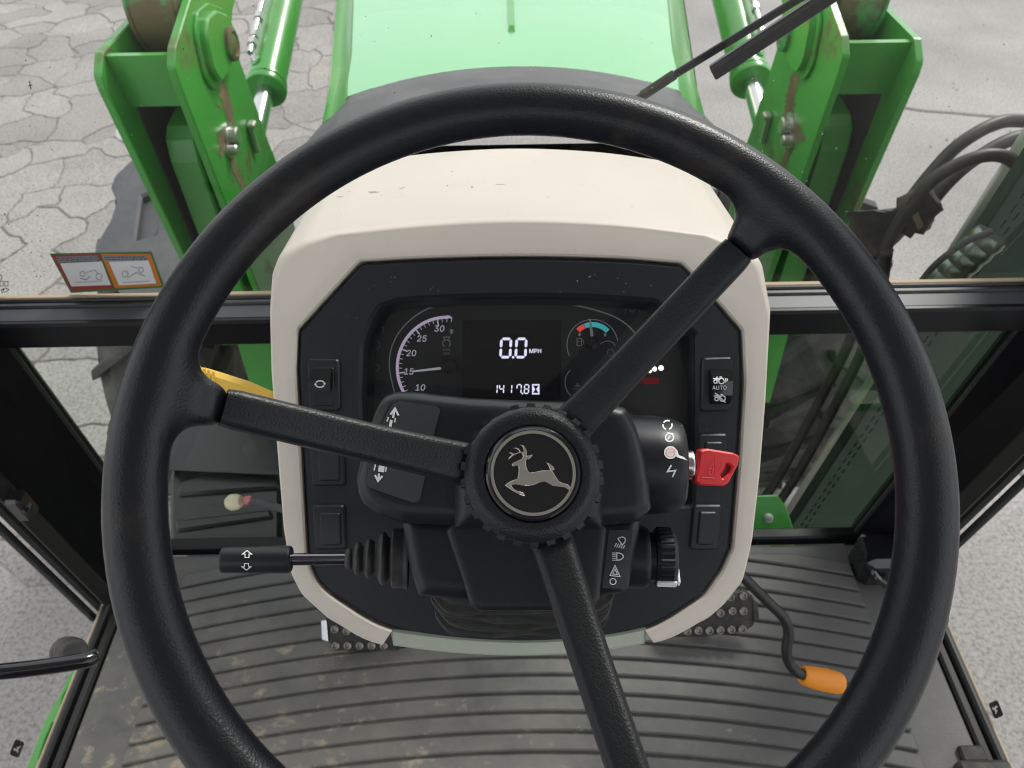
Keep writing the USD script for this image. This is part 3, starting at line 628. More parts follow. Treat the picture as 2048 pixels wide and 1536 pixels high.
# display
con.part('display', marks(DF, [Polygon([(925, 641), (1122, 640), (1121, 800), (925, 800)])], .0003), M['screen'], smooth=False)
for x_, pt in ((998, 0), (1028.5, 1)): dprint('display_digit', [unary_union(seven('0', x_, 717, 24.5, 42, 5.4)+([Point(1026.3, 714.5).buffer(2.6)] if pt else []))], 'lcd', .0007)
for ch, xx in (('1', 984), ('4', 997), ('1', 1013), ('7', 1032), ('8', 1047)): dprint('display_digit', [unary_union(seven(ch, xx, 788, 11.0, 20, 2.6)+([Point(1045, 787).buffer(1.8)] if ch == '8' else []))], 'lcd', .0007)
hg = sbox(1064, 768, 1079, 789).difference(Polygon([(1066, 771), (1077, 771), (1072.4, 778.5), (1077, 786), (1066, 786), (1070.6, 778.5)]))
dprint('display_unit', [text('MPH', 1070.5, 706, 8.2, True)], 'lcd', .0007); dprint('display_symbol', [hg], 'lcd', .0007)
# fuel gauge
fc = (1185, 690)
dprint('fuel_red', [arc_band(*fc, 36, 46, 225, 247)], 'lit_red'); dprint('fuel_teal', [arc_band(*fc, 36, 46, 248, 318)], 'lit_teal')
dprint('fuel_outline', [ring(*fc, 51, 1.7, 155, 350), ring(1215, 700, 18, 1.2, 215, 330), ring(1165, 765, 35, 1.5, 130, 225)], 'grey_print')
con.part('fuel_needle', DF.mesh(prism(Polygon(DF.pts([(1178.5, 638), (1181.5, 638), (1187, 672), (1181, 673)], .004)), .003, .0042)), M['grey_print'], smooth=False)
con.part('needle_cap', revolve([(.0001, .006), (.0050, .0055), (.0055, .004), (.0055, 0), (.0001, 0)], DF.out([*DF.px(1186, 687), 0])[0], DF.n, 28), M['gloss_black'])
dprint('fuel_icons', [line([(1154, 691), (1154, 677), (1163, 677), (1163, 691)], 1.4, close=True), line([(1155, 683), (1162, 683)], 1.2), line([(1164, 683), (1167, 680), (1167, 689)], 1.1), Polygon([(1157, 666), (1161, 665), (1162, 670), (1159, 673), (1157, 670)]), Polygon([(1208, 667), (1212, 666), (1213, 671), (1210, 674), (1208, 671)])], 'grey_print')
W_ = unary_union
for g in (W_([sbox(800, 607, 818, 612), sbox(805, 612, 814, 616)]), sbox(845, 600, 868, 604), Point(990, 594).buffer(7).intersection(sbox(980, 594, 1000, 604)), Point(1038, 594).buffer(8).intersection(sbox(1025, 594, 1050, 604)), Point(1078, 594).buffer(5).intersection(sbox(1070, 594, 1090, 604)),
          W_([ring(1230, 607, 6, 1.8), sbox(1207, 602, 1224, 607), ring(1210, 610, 3, 1.4)]), W_([line([(1251, 626), (1251, 612), (1279, 612), (1279, 626)], 1.3), ring(1265, 619, 5, 1.8)]), W_([line([(1168, 598), (1180, 598)], 1.4), ring(1186, 598, 4, 1.2)]),
          line([(742, 652), (768, 656), (766, 665)], 1.2), ring(752, 690, 8, 1.5), ring(752, 735, 6, 1.5), W_([line([(1218, 712), (1224, 712)], 1.2), ring(1221, 705, 6.5, 1.6, -220, 40)]), W_([Polygon([(1148, 774), (1155, 765), (1162, 774)]), line([(1146, 778), (1163, 778)], 1.6)])):
    dprint('warning_icon', [g], 'dim_print')

dprint('lit_warning_lamp', [Point(1322, 736).buffer(5.5), Point(1309, 738).buffer(5), Point(1300, 742).buffer(4)], 'lit_white'); dprint('red_lamp', [sbox(1284, 755, 1318, 768)], 'lit_red_dim')
con.part('dial_lens', fix_up((lambda v, f: TM(PF.out(np.c_[v, np.full(len(v), -.013)]), f, process=False))(*tri2d(Polygon(PF.pts(win)).buffer(-.0015))), PF.n), pane('dial_lens_clear', (.97, .97, .97)), smooth=False)
# rocker switches and blanks
def blank(pl, inner, nm='switch_blank'):
    p = con.part(nm, plate(PF, pl, -.004, .0022, .0012, .0025), M['black'], smooth=24)
    con.part('blank_cap', plate(PF, inner, .002, .0040, .0010, .0015), M['black'], smooth=24, under=p); return p
blank([(624, 1010), (688, 1010), (692, 1098), (630, 1100)], [(638, 1026), (680, 1026), (682, 1090), (642, 1092)])
blank([(618, 880), (686, 880), (690, 972), (624, 972)], [(634, 880), (678, 880), (679, 962), (638, 962)])
blank([(1388, 1010), (1445, 1010), (1436, 1100), (1380, 1100)], [(1400, 1024), (1434, 1024), (1428, 1090), (1394, 1090)])
blank([(1400, 868), (1456, 868), (1448, 960), (1392, 960)], [(1412, 884), (1446, 884), (1440, 950), (1404, 950)])
p = con.part('rocker_switch', plate(PF, [(614, 717), (678, 718), (680, 822), (618, 822)], -.004, .002, .0012, .003), M['black'], smooth=24)
con.part('rocker_well', plate(PF, [(624, 735), (668, 735), (668, 812), (627, 812)], .0015, .0026, .0006, .0015), M['bezel'], smooth=24, under=p)
f1 = Frame(PF.out([*PF.px(645, 762), .006])[0], u=PF.u, v=PF.v*math.cos(math.radians(28))-PF.n*math.sin(math.radians(28)))
rk = hull(np.vstack([PF.out([[*PF.px(x, y), w] for x, y, w in ((622, 760, .009), (666, 762, .009), (628, 782, .003), (662, 783, .003), (627, 742, .002), (666, 742, .002), (628, 737, .004), (664, 737, .004))])]))
con.part('rocker', rk, M['gloss_black'], smooth=24, under=p)
RI = trimesh.ray.ray_triangle.RayMeshIntersector(rk)
con.part('rocker_symbol', wrap_marks(RI, [ring(640, 768, 9, 2.6, -150, -10, .72), ring(640, 768, 9, 2.6, 30, 170, .72), Polygon([(646, 763), (652, 767), (648, 771)]), Polygon([(634, 773), (628, 769), (632, 765)])], .0004, 2.), M['white'], smooth=False, under=p)
p = con.part('rocker_switch', plate(PF, [(1405, 716), (1466, 714), (1461, 822), (1402, 824)], -.004, .002, .0012, .003), M['black'], smooth=24)
rk = hull(PF.out([[*PF.px(x, y), w] for x, y, w in ((1417, 740, .004), (1461, 740, .004), (1421, 762, .0085), (1460, 762, .0085), (1420, 790, .0075), (1459, 790, .0075), (1419, 808, .003), (1457, 808, .003))])); con.part('rocker', rk, M['gloss_black'], smooth=24, under=p); RI = trimesh.ray.ray_triangle.RayMeshIntersector(rk)
SW = PF.moved(.0087)
def tract(cx, cy): return [ring(cx+5, cy+1, 5.5, 2.2), ring(cx-7, cy+2, 3.4, 2.0), line([(cx-12, cy-4), (cx+1, cy-4)], 2.2), line([(cx-4, cy-8), (cx-4, cy+6)], 2.), line([(cx+1, cy-7), (cx+6, cy-7)], 1.8)]
con.part('switch_print', wrap_marks(RI, tract(1438, 761)+[text('P', 1453, 765, 8, True), text('AUTO', 1439, 779, 7.6)]+tract(1440, 796)+[line([(1430, 786), (1451, 805)], 2.2)], .0004, 2.), M['white'], smooth=False, under=p)

rs = np.random.default_rng(21); sc_ = []
for x0, y0, L in ((668, 393, 14), (722, 386, 30), (734, 383, 18), (792, 378, 16), (985, 368, 24), (1260, 412, 6), (900, 345, 5)):
    for k in range(1):
        a, b = x0+rs.uniform(0, L*.6), rs.uniform(-2, 2); sc_.append(line([(a, y0+b), (a+rs.uniform(.6, .9)*L, y0+b-rs.uniform(0, 2))], rs.uniform(.8, 2.0)))
for k in range(12): sc_.append(Point(rs.uniform(620, 1440), rs.uniform(320, 505)).buffer(rs.uniform(.5, 1.3), quad_segs=2))
sc_ += [Point(944, 374).buffer(2.2), Point(895, 371).buffer(1.6)]
con.part('scuff', wrap_marks(CI, sc_, .0002, 4.), look('scuff_grey', (.36, .32, .275), .8), smooth=False, kind='stuff')
bs = [Point(rs.uniform(640, 1440), rs.uniform(528, 590)).buffer(rs.uniform(.5, 1.1), quad_segs=2) for k in range(20)]+[Point(rs.uniform(600, 720), rs.uniform(620, 1160)).buffer(rs.uniform(.5, 1.0), quad_segs=2) for k in range(14)]+[Point(rs.uniform(1395, 1475), rs.uniform(640, 1160)).buffer(rs.uniform(.5, 1.0), quad_segs=2) for k in range(10)]
bs += [LineString([(1178, 554), (1181, 552)]).buffer(1), LineString([(1154, 561), (1155, 563)]).buffer(1)]
con.part('dust_speck', marks(PF, bs, .0003), look('pale_lint', (.22, .215, .20), .9), smooth=False, kind='stuff')
# ------------------------------------------------------------------ steering wheel
WC = EYE+np.array([.01337, .22372, -.28418]); WFr = Frame(WC, 59.3, 3.03)
TU, TV, RM = .0142, .0132, .1915
def wpx(x, y, w): return np.array([*WFr.px(x, y, w), w])
HUBW = -.052
hubc = wpx(1066, 946, HUBW)
sp_in = [wpx(930, 928, HUBW-.014), wpx(1150, 845, HUBW-.014), wpx(1105, 1085, HUBW-.014)]
sp_mid = [wpx(441, 813, -.016), wpx(1480, 497, -.016)]
d3 = (wpx(1243, 1500, -.03)-sp_in[2]); d3n = d3[:2]/np.linalg.norm(d3[:2]); 
sp_mid.append(np.array([*(d3n*.163), -.016]))
def rim_sd(p):
    rho = np.hypot(p[:, 0], p[:, 1]); a = (rho-RM)/TU; b = p[:, 2]/TV
    d = (np.hypot(a, b)-1)*TV
    for m in sp_mid:
        e = m[:2]/np.linalg.norm(m[:2]); dd = m[:2]-np.array(hubc[:2]); dd = dd/np.linalg.norm(dd)
        q = p[:, :2]-m[:2]; al = q @ dd; ac = q @ np.array([-dd[1], dd[0]]); w = p[:, 2]-(-.016+.010*np.clip(al/.05, -1, 1))
        L = .034; s = np.abs(al-L/2)-L/2
        k = np.stack([s+.004, np.abs(ac)-.0102+.005, np.abs(w)-.0076+.005], 1)
        b_ = np.linalg.norm(np.maximum(k, 0), axis=1)+np.minimum(k.max(1), 0)-.005
        kk = .020*np.clip(1-(rho-(RM-.004))/(TU*.55), 0.02, 1)
        d = smin(d, b_, kk)
        d = np.where(al < .02, np.maximum(d, np.where(np.abs(ac) < .05, -al, d)), d) if False else d
        d = np.maximum(d, -np.maximum(al, np.hypot(ac/1.6, w)-.02)) if False else d
    return d
sw = Thing('steering_wheel', 'black leather grained three spoke steering wheel with a round hub', 'steering wheel', WC-np.array([0, 0, .1]))
rim = surface_nets(rim_sd, (-.214, -.214, -.034), (.214, .214, .022), .0023); trimesh.smoothing.filter_taubin(rim, iterations=6)
sw.part('rim', WFr.mesh(rim), M['leather'], smooth=True)
# groove round the back of the rim where the two moulded halves meet
a = np.linspace(0, 2*np.pi, 200, endpoint=False)
for k in range(3):
    s, m = sp_in[k], sp_mid[k]; h2 = np.array([*hubc[:2], s[2]]); dd = m-s; L = np.linalg.norm(dd); rows = []
    start = s-(m-s)/L*.012
    mid = (start+m)/2+np.array([0, 0, -.004])
    pth = spline(np.array([start, mid, m-(m-s)/L*.0014]), 26); n = len(pth)
    for i in range(n):
        t = pth[min(i+1, n-1)]-pth[max(i-1, 0)]; t /= np.linalg.norm(t); side = np.cross([0, 0, 1.], t); side /= np.linalg.norm(side); up = np.cross(t, side)
        f = i/(n-1); hw = .0110-.0010*f+(.002*(1-f)**4); hh = .0078; sh = .93 if i in (n-1,) else 1.
        ang = np.linspace(0, 2*np.pi, 36, endpoint=False); c, s_ = np.cos(ang), np.sin(ang); ex = .55
        rows.append(pth[i]+sh*hw*(np.sign(c)*np.abs(c)**ex)[:, None]*side+sh*hh*(np.sign(s_)*np.abs(s_)**ex)[:, None]*up)
    sw.part('spoke', WFr.mesh(loft(rows)), M['spoke'], smooth=40)
ho = WFr.out(hubc)[0]; HR = .0385
prof = [(.0001, -.040), (.030, -.040), (.033, -.030), (HR-.0005, -.014), (HR, -.010), (HR, -.0045), (HR-.001, -.002), (HR-.004, .0006), (.031, .0016), (.0275, .0012), (.0262, -.0004), (.0001, -.0004)]
hub = sw.part('hub', revolve(prof, ho, WFr.n, 96), M['hub'], smooth=35)
for k in range(26):
    an = 2*math.pi*(k+.5)/26; c, s_ = math.cos(an), math.sin(an); rad = c*WFr.u+s_*WFr.v; tan = -s_*WFr.u+c*WFr.v
    R = np.stack([tan, rad, WFr.n], 1)
    tp = [(-.0027, -.001, -.012), (.0027, -.001, -.012), (-.0021, .0019, -.011), (.0021, .0019, -.011), (-.0027, -.0012, -.0022), (.0027, -.0012, -.0022), (-.0021, .0017, -.0032), (.0021, .0017, -.0032)]
    sw.part('grip_tooth', hull(ho+rad*HR+np.array(tp) @ R.T), M['spoke'], smooth=False, under=hub)
ef = Frame(ho, u=WFr.u, v=WFr.v)
sw.part('emblem_bezel', revolve([(.0258, -.0004), (.0262, .0014), (.0252, .0024), (.0240, .0020), (.0238, .0004)], ho, WFr.n, 96), M['gloss_black'], smooth=50, under=hub)
er = Frame(ho+WFr.n*.0, u=WFr.u, v=WFr.v)
sw.part('emblem_disc', revolve([(.0001, .0014), (.0225, .0013), (.0240, .0008), (.0240, -.001), (.0001, -.001)], ho, WFr.n, 96), M['gloss_black'], smooth=40, under=hub)
sw.part('emblem_ring', revolve([(.0217, .0010), (.0219, .0021), (.0236, .0021), (.0240, .0012)], ho, WFr.n, 96), M['chrome'], smooth=20, under=hub)
deer = [(558, 672), (575, 655), (615, 636), (640, 625), (655, 617), (660, 600), (656, 580), (648, 570), (620, 573), (598, 580), (575, 590), (556, 604), (540, 620), (528, 630), (532, 612), (548, 596), (560, 586), (548, 574), (525, 568), (545, 562), (562, 567), (582, 577), (606, 568), (630, 560), (622, 545), (600, 532), (567, 525), (600, 522), (624, 535), (640, 557), (662, 561), (668, 545), (664, 525), (650, 506), (628, 495), (655, 497), (676, 510), (688, 535), (692, 565), (690, 598), (705, 592), (725, 588), (745, 583), (735, 604), (712, 627), (694, 623), (686, 640), (688, 690), (700, 725), (725, 747), (760, 742), (830, 728), (890, 725), (906, 722), (898, 700), (885, 675), (865, 652), (900, 666), (930, 688), (945, 712), (940, 722), (920, 730), (932, 742), (955, 780), (990, 828), (1030, 845), (1065, 852), (1085, 878), (1106, 902), (1098, 920), (1070, 900), (1045, 882), (985, 875), (930, 868), (890, 845), (862, 828), (810, 835), (750, 860), (720, 866), (650, 862), (590, 852), (552, 858), (566, 884), (592, 905), (640, 922), (662, 925), (676, 957), (640, 950), (588, 925), (538, 890), (497, 862), (512, 845), (560, 820), (612, 802), (616, 760), (622, 710), (620, 688), (598, 684), (570, 691)]
dp = [(900+x/4.519, 780+y/4.519) for x, y in deer]
dfp = Polygon(ef.pts(dp, .002)).buffer(0)
sw.part('emblem_deer', ef.mesh(prism(dfp, .0010, .0021, .00022)), M['chrome'], label='leaping deer emblem in silver on a black disc', smooth=False, under=hub)

# ------------------------------------------------------------------ steering column
SF = Frame(at_depth(1030, 930, .462), 54)
colm = Thing('steering_column', 'black moulded steering column shroud behind the wheel hub with printed symbols', 'steering column', SF.o-np.array([0, 0, .2]))
up_pl = [(754, 803), (764, 789), (788, 779), (830, 780), (880, 786), (940, 792), (1040, 797), (1150, 800), (1220, 803), (1256, 812), (1272, 840), (1284, 868), (1298, 925), (1306, 975), (1307, 1020), (1281, 1046), (1160, 1058), (1000, 1058), (882, 1052), (800, 1048), (752, 1030), (722, 1010), (710, 985), (707, 955), (722, 890), (741, 830)]
ush = colm.part('upper_shroud', soft(SF, up_pl, -.075, 0, .011), M['black'], smooth=True)
lo_pl = [(800, 1030), (1282, 1030), (1284, 1060), (1272, 1120), (1262, 1178), (1246, 1191), (1195, 1196), (1040, 1206), (918, 1204), (835, 1195), (818, 1150), (806, 1090)]
colm.part('lower_shroud', soft(SF, lo_pl, -.095, -.016, .010), M['black'], smooth=True)
colm.part('shroud_wedge', soft(SF, [(890, 1062), (905, 1040), (1200, 1040), (1216, 1054), (1200, 1200), (1188, 1218), (1160, 1224), (960, 1224), (940, 1214), (920, 1150)], -.10, -.006, .004, h=.0018), M['black'], smooth=True)
colm.part('shroud_neck', soft(SF, [(905, 940), (1215, 940), (1210, 1060), (905, 1060)], -.06, .012, .016), M['black'], smooth=True)
# bellows boot between shroud and console
bo = [(868, 1150), (1212, 1150), (1216, 1215), (1204, 1252), (1160, 1268), (1000, 1272), (905, 1264), (876, 1230)]
rows = []
P0 = np.array(smooth_poly(Polygon(SF.moved(-.085).pts(bo)), .012).exterior.coords)[:-1]
tt = np.linspace(0, 1, 140, endpoint=False); L0 = LineString(np.vstack([P0, P0[:1]])); P0 = np.array([L0.interpolate(t, True).coords[0] for t in tt]); cc = P0.mean(0)
for i in range(49):
    f_ = i/48; w = -.030-.060*f_; ph = 1+.022*math.sin(f_*math.pi*4)**2-.01*(1-f_)
    q = cc+(P0-cc)*np.array([ph, 1.0])+np.array([0, .030*(1-f_)-.004*math.sin(f_*math.pi*4)**2])
    q = q+np.c_[np.zeros(len(q)), .0012*np.sin(P0[:, 0]*70+f_*9)+.0008*np.sin(P0[:, 0]*150-f_*14)]
    rows.append(SF.out(np.c_[q, np.full(len(q), w-.003*math.cos(f_*math.pi*8))]))
colm.part('bellows_boot', loft(rows), M['boot'], smooth=50)
# sticker with arrows
LF = SF.moved(.0002)
stick = [(787, 806), (800, 802), (872, 812), (881, 819), (870, 860), (840, 1000), (828, 1006), (738, 975), (732, 962), (748, 890), (772, 830)]
colm.part('shuttle_label', marks(LF, [smooth_poly(Polygon(stick), 6)], .0004), M['label'], smooth=False)
def sh(x, y): return x, y
ar = [line([(781, 829), (790, 817), (797, 831)], 4.0), line([(789, 819), (786, 836)], 4.4), line([(783, 840), (780, 854)], 5.6), line([(777, 834), (774, 843)], 2.6), line([(791, 836), (789, 845)], 2.6),
      line([(765, 922), (762, 944)], 12, 2).intersection(sbox(740, 926, 790, 946)), line([(751, 929), (748, 941)], 2.6), line([(773, 931), (771, 944)], 2.6), line([(758, 947), (757, 960)], 4.2), line([(750, 950), (756, 962), (765, 952)], 4.0)]
colm.part('label_arrows', marks(LF, ar, .0008), M['white'], smooth=False)
# ignition barrel
bc = SF.out([*SF.px(1290, 925), -.040])[0]; BR = .0335
bp = [(.0001, -.035), (BR+.002, -.035), (BR+.0022, .000), (BR+.0016, .004), (BR, .006), (BR-.0005, .022), (BR-.0025, .034), (BR-.006, .0395), (BR-.009, .041), (.0001, .041)]
bdir = SF.u*1.0+SF.n*.10-SF.v*.03
bm = revolve(bp, bc-bdir*.008, bdir, 72); colm.part('ignition_barrel', bm, M['black'], smooth=30)
BI = trimesh.ray.ray_triangle.RayMeshIntersector(bm)
lab = Polygon([(1306, 822), (1336, 838), (1353, 858), (1362, 905), (1364, 960), (1356, 985), (1338, 990), (1328, 930), (1318, 870)])
ig = [ring(1335, 850, 9, 3, -150, -60), ring(1335, 850, 9, 3, -20, 70), ring(1335, 850, 9, 3, 110, 190), ring(1339, 875, 8, 3), line([(1335, 879), (1341, 871)], 2.6), line([(1334, 866), (1347, 868)], 3), Point(1341, 905).buffer(13), Polygon([(1352, 898), (1379, 903), (1379, 922), (1353, 914)]),
      line([(1343, 930), (1335, 943), (1351, 941), (1345, 954)], 3.2)]
colm.part('ignition_print', wrap_marks(BI, [p.buffer(0) for p in ig]), M['white'], smooth=False)
colm.part('stop_print', wrap_marks(BI, [ring(1341, 905, 9, .9), text('STOP', 1341, 906.5, 3.4)], .0009, 1.5), M['red'], smooth=False)
lk = bc+bdir*.0332
colm.part('lock', revolve([(.0001, -.004), (.0095, -.004), (.0100, .004), (.0092, .0058), (.0001, .006)], lk, bdir, 32), M['steel'])
# turn signal lever
so = SF.out([*SF.moved(-.045).px(806, 1116), -.045])[0]; e_ = SF.moved(-.045).px(458, 1116); se = SF.out([*e_, -.030])[0]; ld = se-so; LL = np.linalg.norm(ld); ld /= LL
pxm = LL/348
def al(px): return (806-px)*pxm
boot_p = [(.0001, -.004), (.0192, -.004), (.0196, al(806)), (.0196, al(789)), (.0188, al(785)), (.0135, al(780)), (.0165, al(772)), (.0175, al(766)), (.0150, al(760)), (.0105, al(753)), (.0125, al(745)), (.0132, al(739)), (.0115, al(734)), (.0082, al(729)), (.0104, al(723)), (.0110, al(718)), (.0095, al(713)), (.0058, al(709)), (.0070, al(704)), (.0068, al(698)), (.0050, al(694)), (.0001, al(693))]
lev = colm.part('turn_signal_lever', revolve([(.0001, 0), (.0040, 0), (.0040, al(590)), (.0001, al(590))], so, ld, 24), M['rod'])
# rounded bellows
def soften(pr, n=4):
    p = np.array(pr); q = spline(np.c_[p, np.zeros(len(p))], len(p)*n)[:, :2]; q[:, 0] = np.maximum(q[:, 0], .0001); return [tuple(x) for x in q]
colm.part('lever_boot', revolve(soften(boot_p), so, ld, 48), M['boot'], smooth=60, under=lev)
gp = [(.0001, al(592)), (.0076, al(592)), (.0087, al(589)), (.0090, al(584)), (.0089, al(540)), (.0086, al(500)), (.0084, al(466)), (.0078, al(461)), (.0066, al(459)), (.0001, al(458.5))]
gm = revolve(gp, so, ld, 40); colm.part('lever_grip', gm, M['black'], smooth=35, under=lev)
GI = trimesh.ray.ray_triangle.RayMeshIntersector(gm)
def arrow_out(cx, cy, s, d): return line([(cx-4, cy), (cx-4, cy-d*7*s), (cx-9, cy-d*7*s), (cx, cy-d*14*s), (cx+9, cy-d*7*s), (cx+4, cy-d*7*s), (cx+4, cy)], 1.8, close=True)
colm.part('lever_print', wrap_marks(GI, [arrow_out(494, 1115, 1, 1), arrow_out(493, 1127, .95, -1)], .0004, 2.), M['white'], smooth=False, under=lev)
# light switch knob
ko = SF.out([*SF.moved(-.05).px(1272, 1113), -.05])[0]; kd = SF.u+SF.n*.06-SF.v*.03; kd /= np.linalg.norm(kd)
kb = colm.part('light_knob', revolve([(.0001, -.012), (.021, -.012), (.021, .004), (.019, .008), (.0165, .0085), (.0165, .012), (.0185, .0125), (.0190, .014), (.0190, .0235), (.0178, .0255), (.0150, .0265), (.0001, .0268)], ko, kd, 60), M['black'], smooth=30)
for k in range(28):
    an = 2*math.pi*k/28; f_ = Frame(ko, u=np.cross([0, 0, 1.], kd), v=[0, 0, 1.]); rad = math.cos(an)*f_.u+math.sin(an)*f_.v; tan = np.cross(kd, rad)
    colm.part('knob_ridge', rbox(ko+rad*.0190+kd*.0185, (.0052, .00115, .0011), .0007, np.stack([kd, tan, rad], 1)), M['black'], smooth=False, under=kb)
ptr = SF.n*.55-SF.v*.83; ptr = ptr-kd*np.dot(ptr, kd); ptr /= np.linalg.norm(ptr)
colm.part('knob_pointer', cat([rbox(ko+ptr*.0196+kd*.019, (.0065, .0028, .0012), .0006, np.stack([kd, np.cross(kd, ptr), ptr], 1)), rbox(ko+ptr*.0145+kd*.0268, (.0009, .0026, .0052), .0005, np.stack([kd, np.cross(kd, ptr), ptr], 1))]), M['white'], smooth=False, under=kb)
KF = SF.moved(-.0158)
lamp_ = smooth_poly(Polygon([(1218, 1060), (1266, 1060), (1262, 1100), (1250, 1178), (1204, 1176), (1212, 1110)]), 2)
colm.part('light_label', marks(KF, [lamp_], .0005), M['label'], smooth=False)
def dshape(cx, cy, w, h): return LineString(np.r_[[(cx-w, cy-h)], np.c_[cx-w+2.0*w*np.cos(np.linspace(-1.57, 1.57, 14)), cy+h*np.sin(np.linspace(-1.57, 1.57, 14))], [(cx-w, cy+h)]]).buffer(1.1).union(line([(cx-w, cy-h), (cx-w, cy+h)], 2.2))
li = [affinity.rotate(dshape(1245, 1080, 6, 7.5), -35, origin=(1245, 1080))]+[line([(1236+4.2*k-3, 1086+1.2*k), (1229+4.2*k, 1094+.8*k)], 1.8) for k in range(5)]
li += [dshape(1240, 1113, 6.5, 7.5)]+[line([(1224, 1106+3.6*k), (1232, 1106+3.6*k)], 1.6) for k in range(5)]
li += [line([(1220, 1151), (1240, 1153), (1230, 1131)], 1.8, close=True), line([(1225, 1148), (1235, 1149), (1230, 1138)], 1.6, close=True), ring(1226, 1163, 6, 1.9)]
colm.part('light_symbols', marks(KF, li, .0009), M['white'], smooth=False)

# ------------------------------------------------------------------ ignition key
KQ = Frame(lk+bdir*.010+SF.n*.003, u=SF.u-SF.n*.15, v=SF.v+SF.n*.1)
key = Thing('ignition_key', 'red plastic headed ignition key in the lock right of the steering column', 'key', KQ.o-np.array([0, 0, .02]))
kp = smooth_poly(Polygon(KQ.pts([(1396, 900), (1412, 897), (1462, 905), (1476, 911), (1472, 930), (1453, 966), (1442, 972), (1396, 970), (1385, 962), (1392, 935)])), .0018)
hole = smooth_poly(Polygon(KQ.pts([(1450, 926), (1460, 932), (1455, 945), (1441, 957), (1438, 950), (1446, 938)])), .0008)
key.part('key_head', KQ.mesh(prism(kp.difference(hole), -.0035, .0035, .0012)), M['red'], smooth=24)
tri = [line([(1403, 955), (1431, 957), (1430, 914)], 1.6, close=True), line([(1432, 935), (1444, 922)], 1.4), line([(1435, 941), (1444, 930)], 1.4), ring(1421, 944, 5, 2, 0, 360, 1.2), line([(1413, 950), (1420, 932)], 2), line([(1424, 951), (1426, 930)], 2)]
key.part('key_relief', KQ.mesh(prism(unary_union([Polygon(KQ.pts(np.array(g.exterior.coords), .0036)) .difference(unary_union([Polygon(KQ.pts(np.array(i.coords), .0036)) for i in g.interiors])) for g in getattr(unary_union(tri), 'geoms', [unary_union(tri)])]), .0034, .0037, .0001)), M['red'], smooth=False)
key.part('key_blade', rbox(lk+bdir*.008, (.008, .0035, .001), .0004, np.stack([KQ.u, KQ.v, KQ.n], 1)), M['steel'])
# ------------------------------------------------------------------ pedals and floor lever
def pedal(nm_label, pix, depth, studs, strip=None):
    F = Frame(at_depth(pix[0][0], pix[0][1], depth), 50)
    t = Thing('pedal', nm_label, 'pedal', F.o-np.array([0, 0, .1]), group='foot pedals')
    t.part('pad', plate(F, pix, -.014, 0, .003, .004), M['rubber'], smooth=24)
    for x, y in studs:
        c = F.out([*F.px(x, y), 0])[0]
        t.part('stud', revolve([(.0001, -.002), (.0056, -.002), (.0056, .0026), (.0046, .0032), (.0036, .0028), (.0032, .0004), (.0001, .0004)], c, F.n, 18), M['stud'])
    a = F.out([*F.px(pix[0][0], pix[0][1]), -.012])[0]; cx = np.mean([p[0] for p in pix]); b = F.out([*F.px(cx, pix[0][1]), -.014])[0]
    t.part('pedal_arm', tube(spline([b, b+np.array([0, .05, .03]), b+np.array([0, .13, .12])], 16), .010, 10), M['dark_metal'])
    return t, F
pl, F = pedal('left foot pedal with steel studs and a bright edge under the console', [(648, 1238), (790, 1238), (800, 1302), (668, 1303), (655, 1280)], 1.06, [(672+24*k, 1291) for k in range(5)]+[(670, 1258), (694, 1262), (718, 1264)])
pl.part('pad_edge', plate(F, [(641, 1242), (652, 1240), (656, 1284), (643, 1280)], -.012, .004, .001, .001), M['steel'])
pr, F = pedal('right foot pedal with two rows of steel studs beside the console', [(1340, 1215), (1440, 1185), (1490, 1180), (1508, 1195), (1514, 1235), (1508, 1252), (1492, 1262), (1400, 1275), (1340, 1275)], 1.06, [(1374, 1262), (1396, 1261), (1418, 1261), (1440, 1260), (1462, 1259), (1484, 1258), (1464, 1222), (1486, 1222), (1486, 1192), (1460, 1194), (1440, 1226)])
pr.part('pad_rim', plate(F, [(1506, 1200), (1515, 1204), (1519, 1236), (1508, 1246)], -.010, .003, .001, .001), M['rubber'])
lv = Thing('tilt_lever', 'bent black rod lever with an orange grip above the right of the floor mat', 'lever', at_depth(1600, 1345, .98)-np.array([0, 0, .15]))
pts = [at_depth(x, y, d) for x, y, d in ((1440, 1110, .90), (1490, 1158, .91), (1540, 1208, .92), (1566, 1234, .925), (1577, 1262, .93), (1573, 1300, .935), (1578, 1325, .94), (1592, 1343, .94), (1612, 1352, .945))]
lv.part('rod', tube(spline(pts, 60), .0066, 14), M['dark_metal'], smooth=50)
g0, g1 = at_depth(1604, 1350, .945), at_depth(1682, 1367, .955); gl = np.linalg.norm(g1-g0)
lv.part('grip', revolve([(.0001, 0), (.0105, 0), (.0118, .002), (.0140, gl*.3), (.0146, gl*.6), (.0138, gl-.005), (.0125, gl-.001), (.0001, gl)], g0, g1-g0, 36), M['orange'], smooth=40)
yl = Frame(at_depth(470, 790, .60), 42)
yk = Thing('yellow_lever_knob', 'yellow plastic lever paddle showing above the left steering wheel spoke', 'lever knob', yl.o-np.array([0, 0, .1]))
yk.part('paddle', plate(yl, [(384, 735), (400, 737), (430, 746), (490, 765), (540, 787), (552, 796), (548, 815), (500, 832), (420, 830), (392, 800)], -.012, 0, .003, .003), M['yellow'], smooth=24)
for k in range(4):
    c = yl.out([*yl.px(400+9*k, 745+3*k), 0])[0]; yk.part('ridge', rbox(c, (.0012, .005, .001), .0006, np.stack([yl.u, yl.v, yl.n], 1)), M['yellow'], smooth=False)
yk.part('stalk', bar(yl.out([*yl.px(520, 810), -.008])[0], yl.out([*yl.px(620, 850), -.06])[0], .014, .006, .002), M['dark_metal'])

